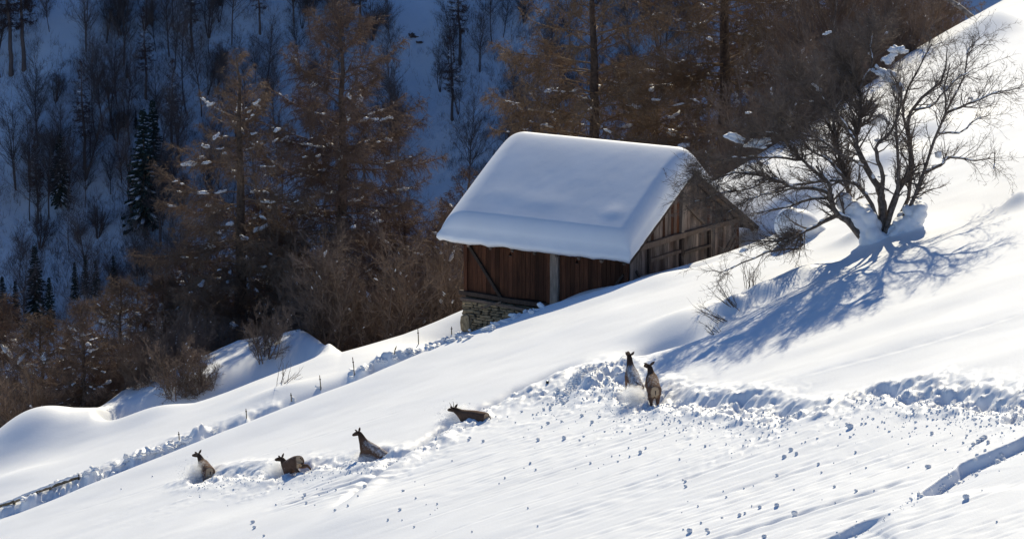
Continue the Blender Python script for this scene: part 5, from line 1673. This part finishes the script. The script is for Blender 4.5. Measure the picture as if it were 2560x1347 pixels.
for u, v, r in [(912, 1217, 5.5), (762, 1238, 5), (766, 1258, 4), (757, 1248, 4), (632, 1306, 6), (636, 1320, 5), (1601, 1132, 6), (1978, 1127, 8), (1991, 1136, 6),
                (1960, 1144, 6), (2125, 1069, 9), (2118, 1062, 5), (2320, 1171, 9), (1724, 1330, 9), (1767, 1326, 6), (1771, 1332, 5), (1987, 1287, 9), (1941, 1264, 7),
                (1900, 1270, 6), (1848, 1289, 6), (1862, 1284, 4), (2415, 1247, 10), (2494, 1158, 8), (2504, 1142, 6), (2454, 1102, 9), (2462, 1096, 7), (2445, 1106, 8), (2470, 1108, 6), (2434, 1112, 6), (1910, 1343, 7),
                (1943, 1190, 5), (1713, 1204, 4), (1714, 1218, 5), (1707, 1200, 3), (1745, 1266, 3), (1860, 1222, 3), (2046, 1161, 4), (2054, 1181, 3), (2140, 1228, 5),
                (2086, 1218, 4), (2165, 1170, 3), (1816, 1243, 3), (1985, 1225, 3), (2330, 1085, 6), (2408, 1108, 4), (1805, 1295, 4), (1753, 1308, 4), (1708, 1324, 3),
                (1370, 1060, 5), (1408, 1011, 6), (1376, 1020, 5), (1360, 1025, 4), (1305, 1030, 4), (1175, 1096, 4), (1208, 1104, 5), (1172, 1100, 4), (1390, 990, 5), (1500, 996, 6), (1410, 1098, 7), (1345, 1100, 5), (1480, 1056, 5), (1455, 1040, 5),
                (870, 1265, 4), (838, 1276, 4), (690, 1262, 3), (895, 1240, 3), (1008, 1228, 4), (1093, 1260, 3), (1040, 1246, 3), (970, 1300, 4), (660, 1340, 4), (840, 1225, 3),
                (648, 1015 + 190, 2.5), (303, 1222, 2.2), (381, 1191, 2.2), (1180, 1330, 3), (1320, 1270, 3), (1000, 1275, 5)]:
    ball(u, v, r)
for _ in range(70):
    k = rb.random()
    if k < 0.40: u, v = rb.uniform(1600, 2500), rb.uniform(1090, 1345)
    elif k < 0.70: u, v = rb.uniform(1250, 1700), rb.uniform(1020, 1180)
    elif k < 0.88: u, v = rb.uniform(640, 1100), rb.uniform(1190, 1330)
    else: u, v = rb.uniform(1000, 1500), rb.uniform(1130, 1330)
    ball(u, v, rb.choice([1.6, 2, 2.3, 2.8, 3.4]))
# crumbs of snow beside the tracks
g = Geo(); rngc = np.random.default_rng(29)
def crumbs(pts, n, w, smin, smax, side=-1):
    seg = np.hypot(*np.diff(pts, axis=0).T); cum = np.concatenate([[0], np.cumsum(seg)])
    t = rngc.uniform(0, cum[-1], n)
    k = np.clip(np.searchsorted(cum, t) - 1, 0, len(seg) - 1)
    f = ((t - cum[k]) / seg[k])[:, None]
    p = pts[k] * (1 - f) + pts[k + 1] * f
    off = np.abs(rngc.normal(size=n)) * w * side + rngc.normal(size=n) * 0.35
    x = p[:, 0] - np.abs(off) * rngc.uniform(0, 0.8, n) * (side < 0); y = p[:, 1] + off
    z = H(x, y)
    s = smin + (smax - smin) * rngc.random(n) ** 3
    for i in range(n):
        Vb = ICO1[0] * s[i] * np.array([1, 0.9, 0.8]) * (1 + rngc.normal(size=(len(ICO1[0]), 1)) * 0.2)
        g.add(Vb + np.array([x[i], y[i], z[i] + s[i] * 0.35]), ICO1[1])
crumbs(T_RIGHT, 1300, 1.3, 0.010, 0.055)
crumbs(T_MID, 1800, 1.2, 0.010, 0.055)
crumbs(T_LEFT, 1300, 0.9, 0.008, 0.04)
crumbs(T_MID, 250, 3.2, 0.008, 0.03)
crumbs(CRACK_A, 160, 0.6, 0.012, 0.07)
crumbs(CRACK_B, 90, 0.6, 0.012, 0.05)
crumbs(poly([(1420, 990), (1480, 930), (1530, 925)]), 500, 0.9, 0.012, 0.08, -1)
tag(link('snow_crumbs', g.mesh('snow_crumbs', M_SNOWC, True)), 'crumbled snow scattered downhill of the deer tracks', 'snow crumbs', kind='stuff')
# broken blocks along the path
G_K = 'broken snow blocks along the path'
def block(u, v, w, h):
    p = hit(u, v); s = p[1] / F
    o = link('snow_block', rb.choice(CLUMPS), None, Vector(p + np.array([0, 0, h * s * 0.15])))
    o.scale = (w * s * 1.1, w * s * rb.uniform(0.7, 1.0), h * s * 1.3)
    o.rotation_euler = (rb.uniform(-0.3, 0.3), rb.uniform(-0.4, 0.2), rb.uniform(0, 6.28))
    tag(o, 'rough block of broken snow lying along the path behind the field', 'snow block', G_K)
for k in range(34):
    f = rb.random(); u = 905 + f * 270
    block(u, 930 - (u - 905) * 0.335 - rb.uniform(-4, 12), rb.uniform(14, 34), rb.uniform(10, 24))
for k in range(34):
    f = rb.random(); u = 195 + f * 280
    block(u, 1198 - (u - 195) * 0.345 - rb.uniform(-6, 10), rb.uniform(12, 36), rb.uniform(8, 24))
for k in range(14):
    u = 1200 + rb.random() * 190
    block(u, 838 - (u - 1200) * 0.40 + rb.uniform(-12, 4), rb.uniform(16, 40), rb.uniform(12, 26))
for u, v, w, h in [(733, 1000, 22, 14), (797, 970, 22, 12), (880, 946, 18, 10), (140, 1215, 30, 24), (95, 1232, 26, 20), (60, 1250, 30, 16), (20, 1268, 34, 12), (155, 1210, 22, 18), (530, 1080, 34, 10), (880, 925, 40, 10)]:
    block(u, v, w, h)
# dark stone tip in the field
p = hit(1369, 958)
Vb, Fb = blob(np.random.default_rng(5), 2, 0.2)
o = link('stone', mesh_np('stone', Vb * np.array([0.06, 0.06, 0.09]), [Fb], [M_EYE], smooth=False), None, Vector(p + np.array([0, 0, 0.03])))
tag(o, 'small black stone poking out of the smooth snow left of the upper deer pair', 'stone')
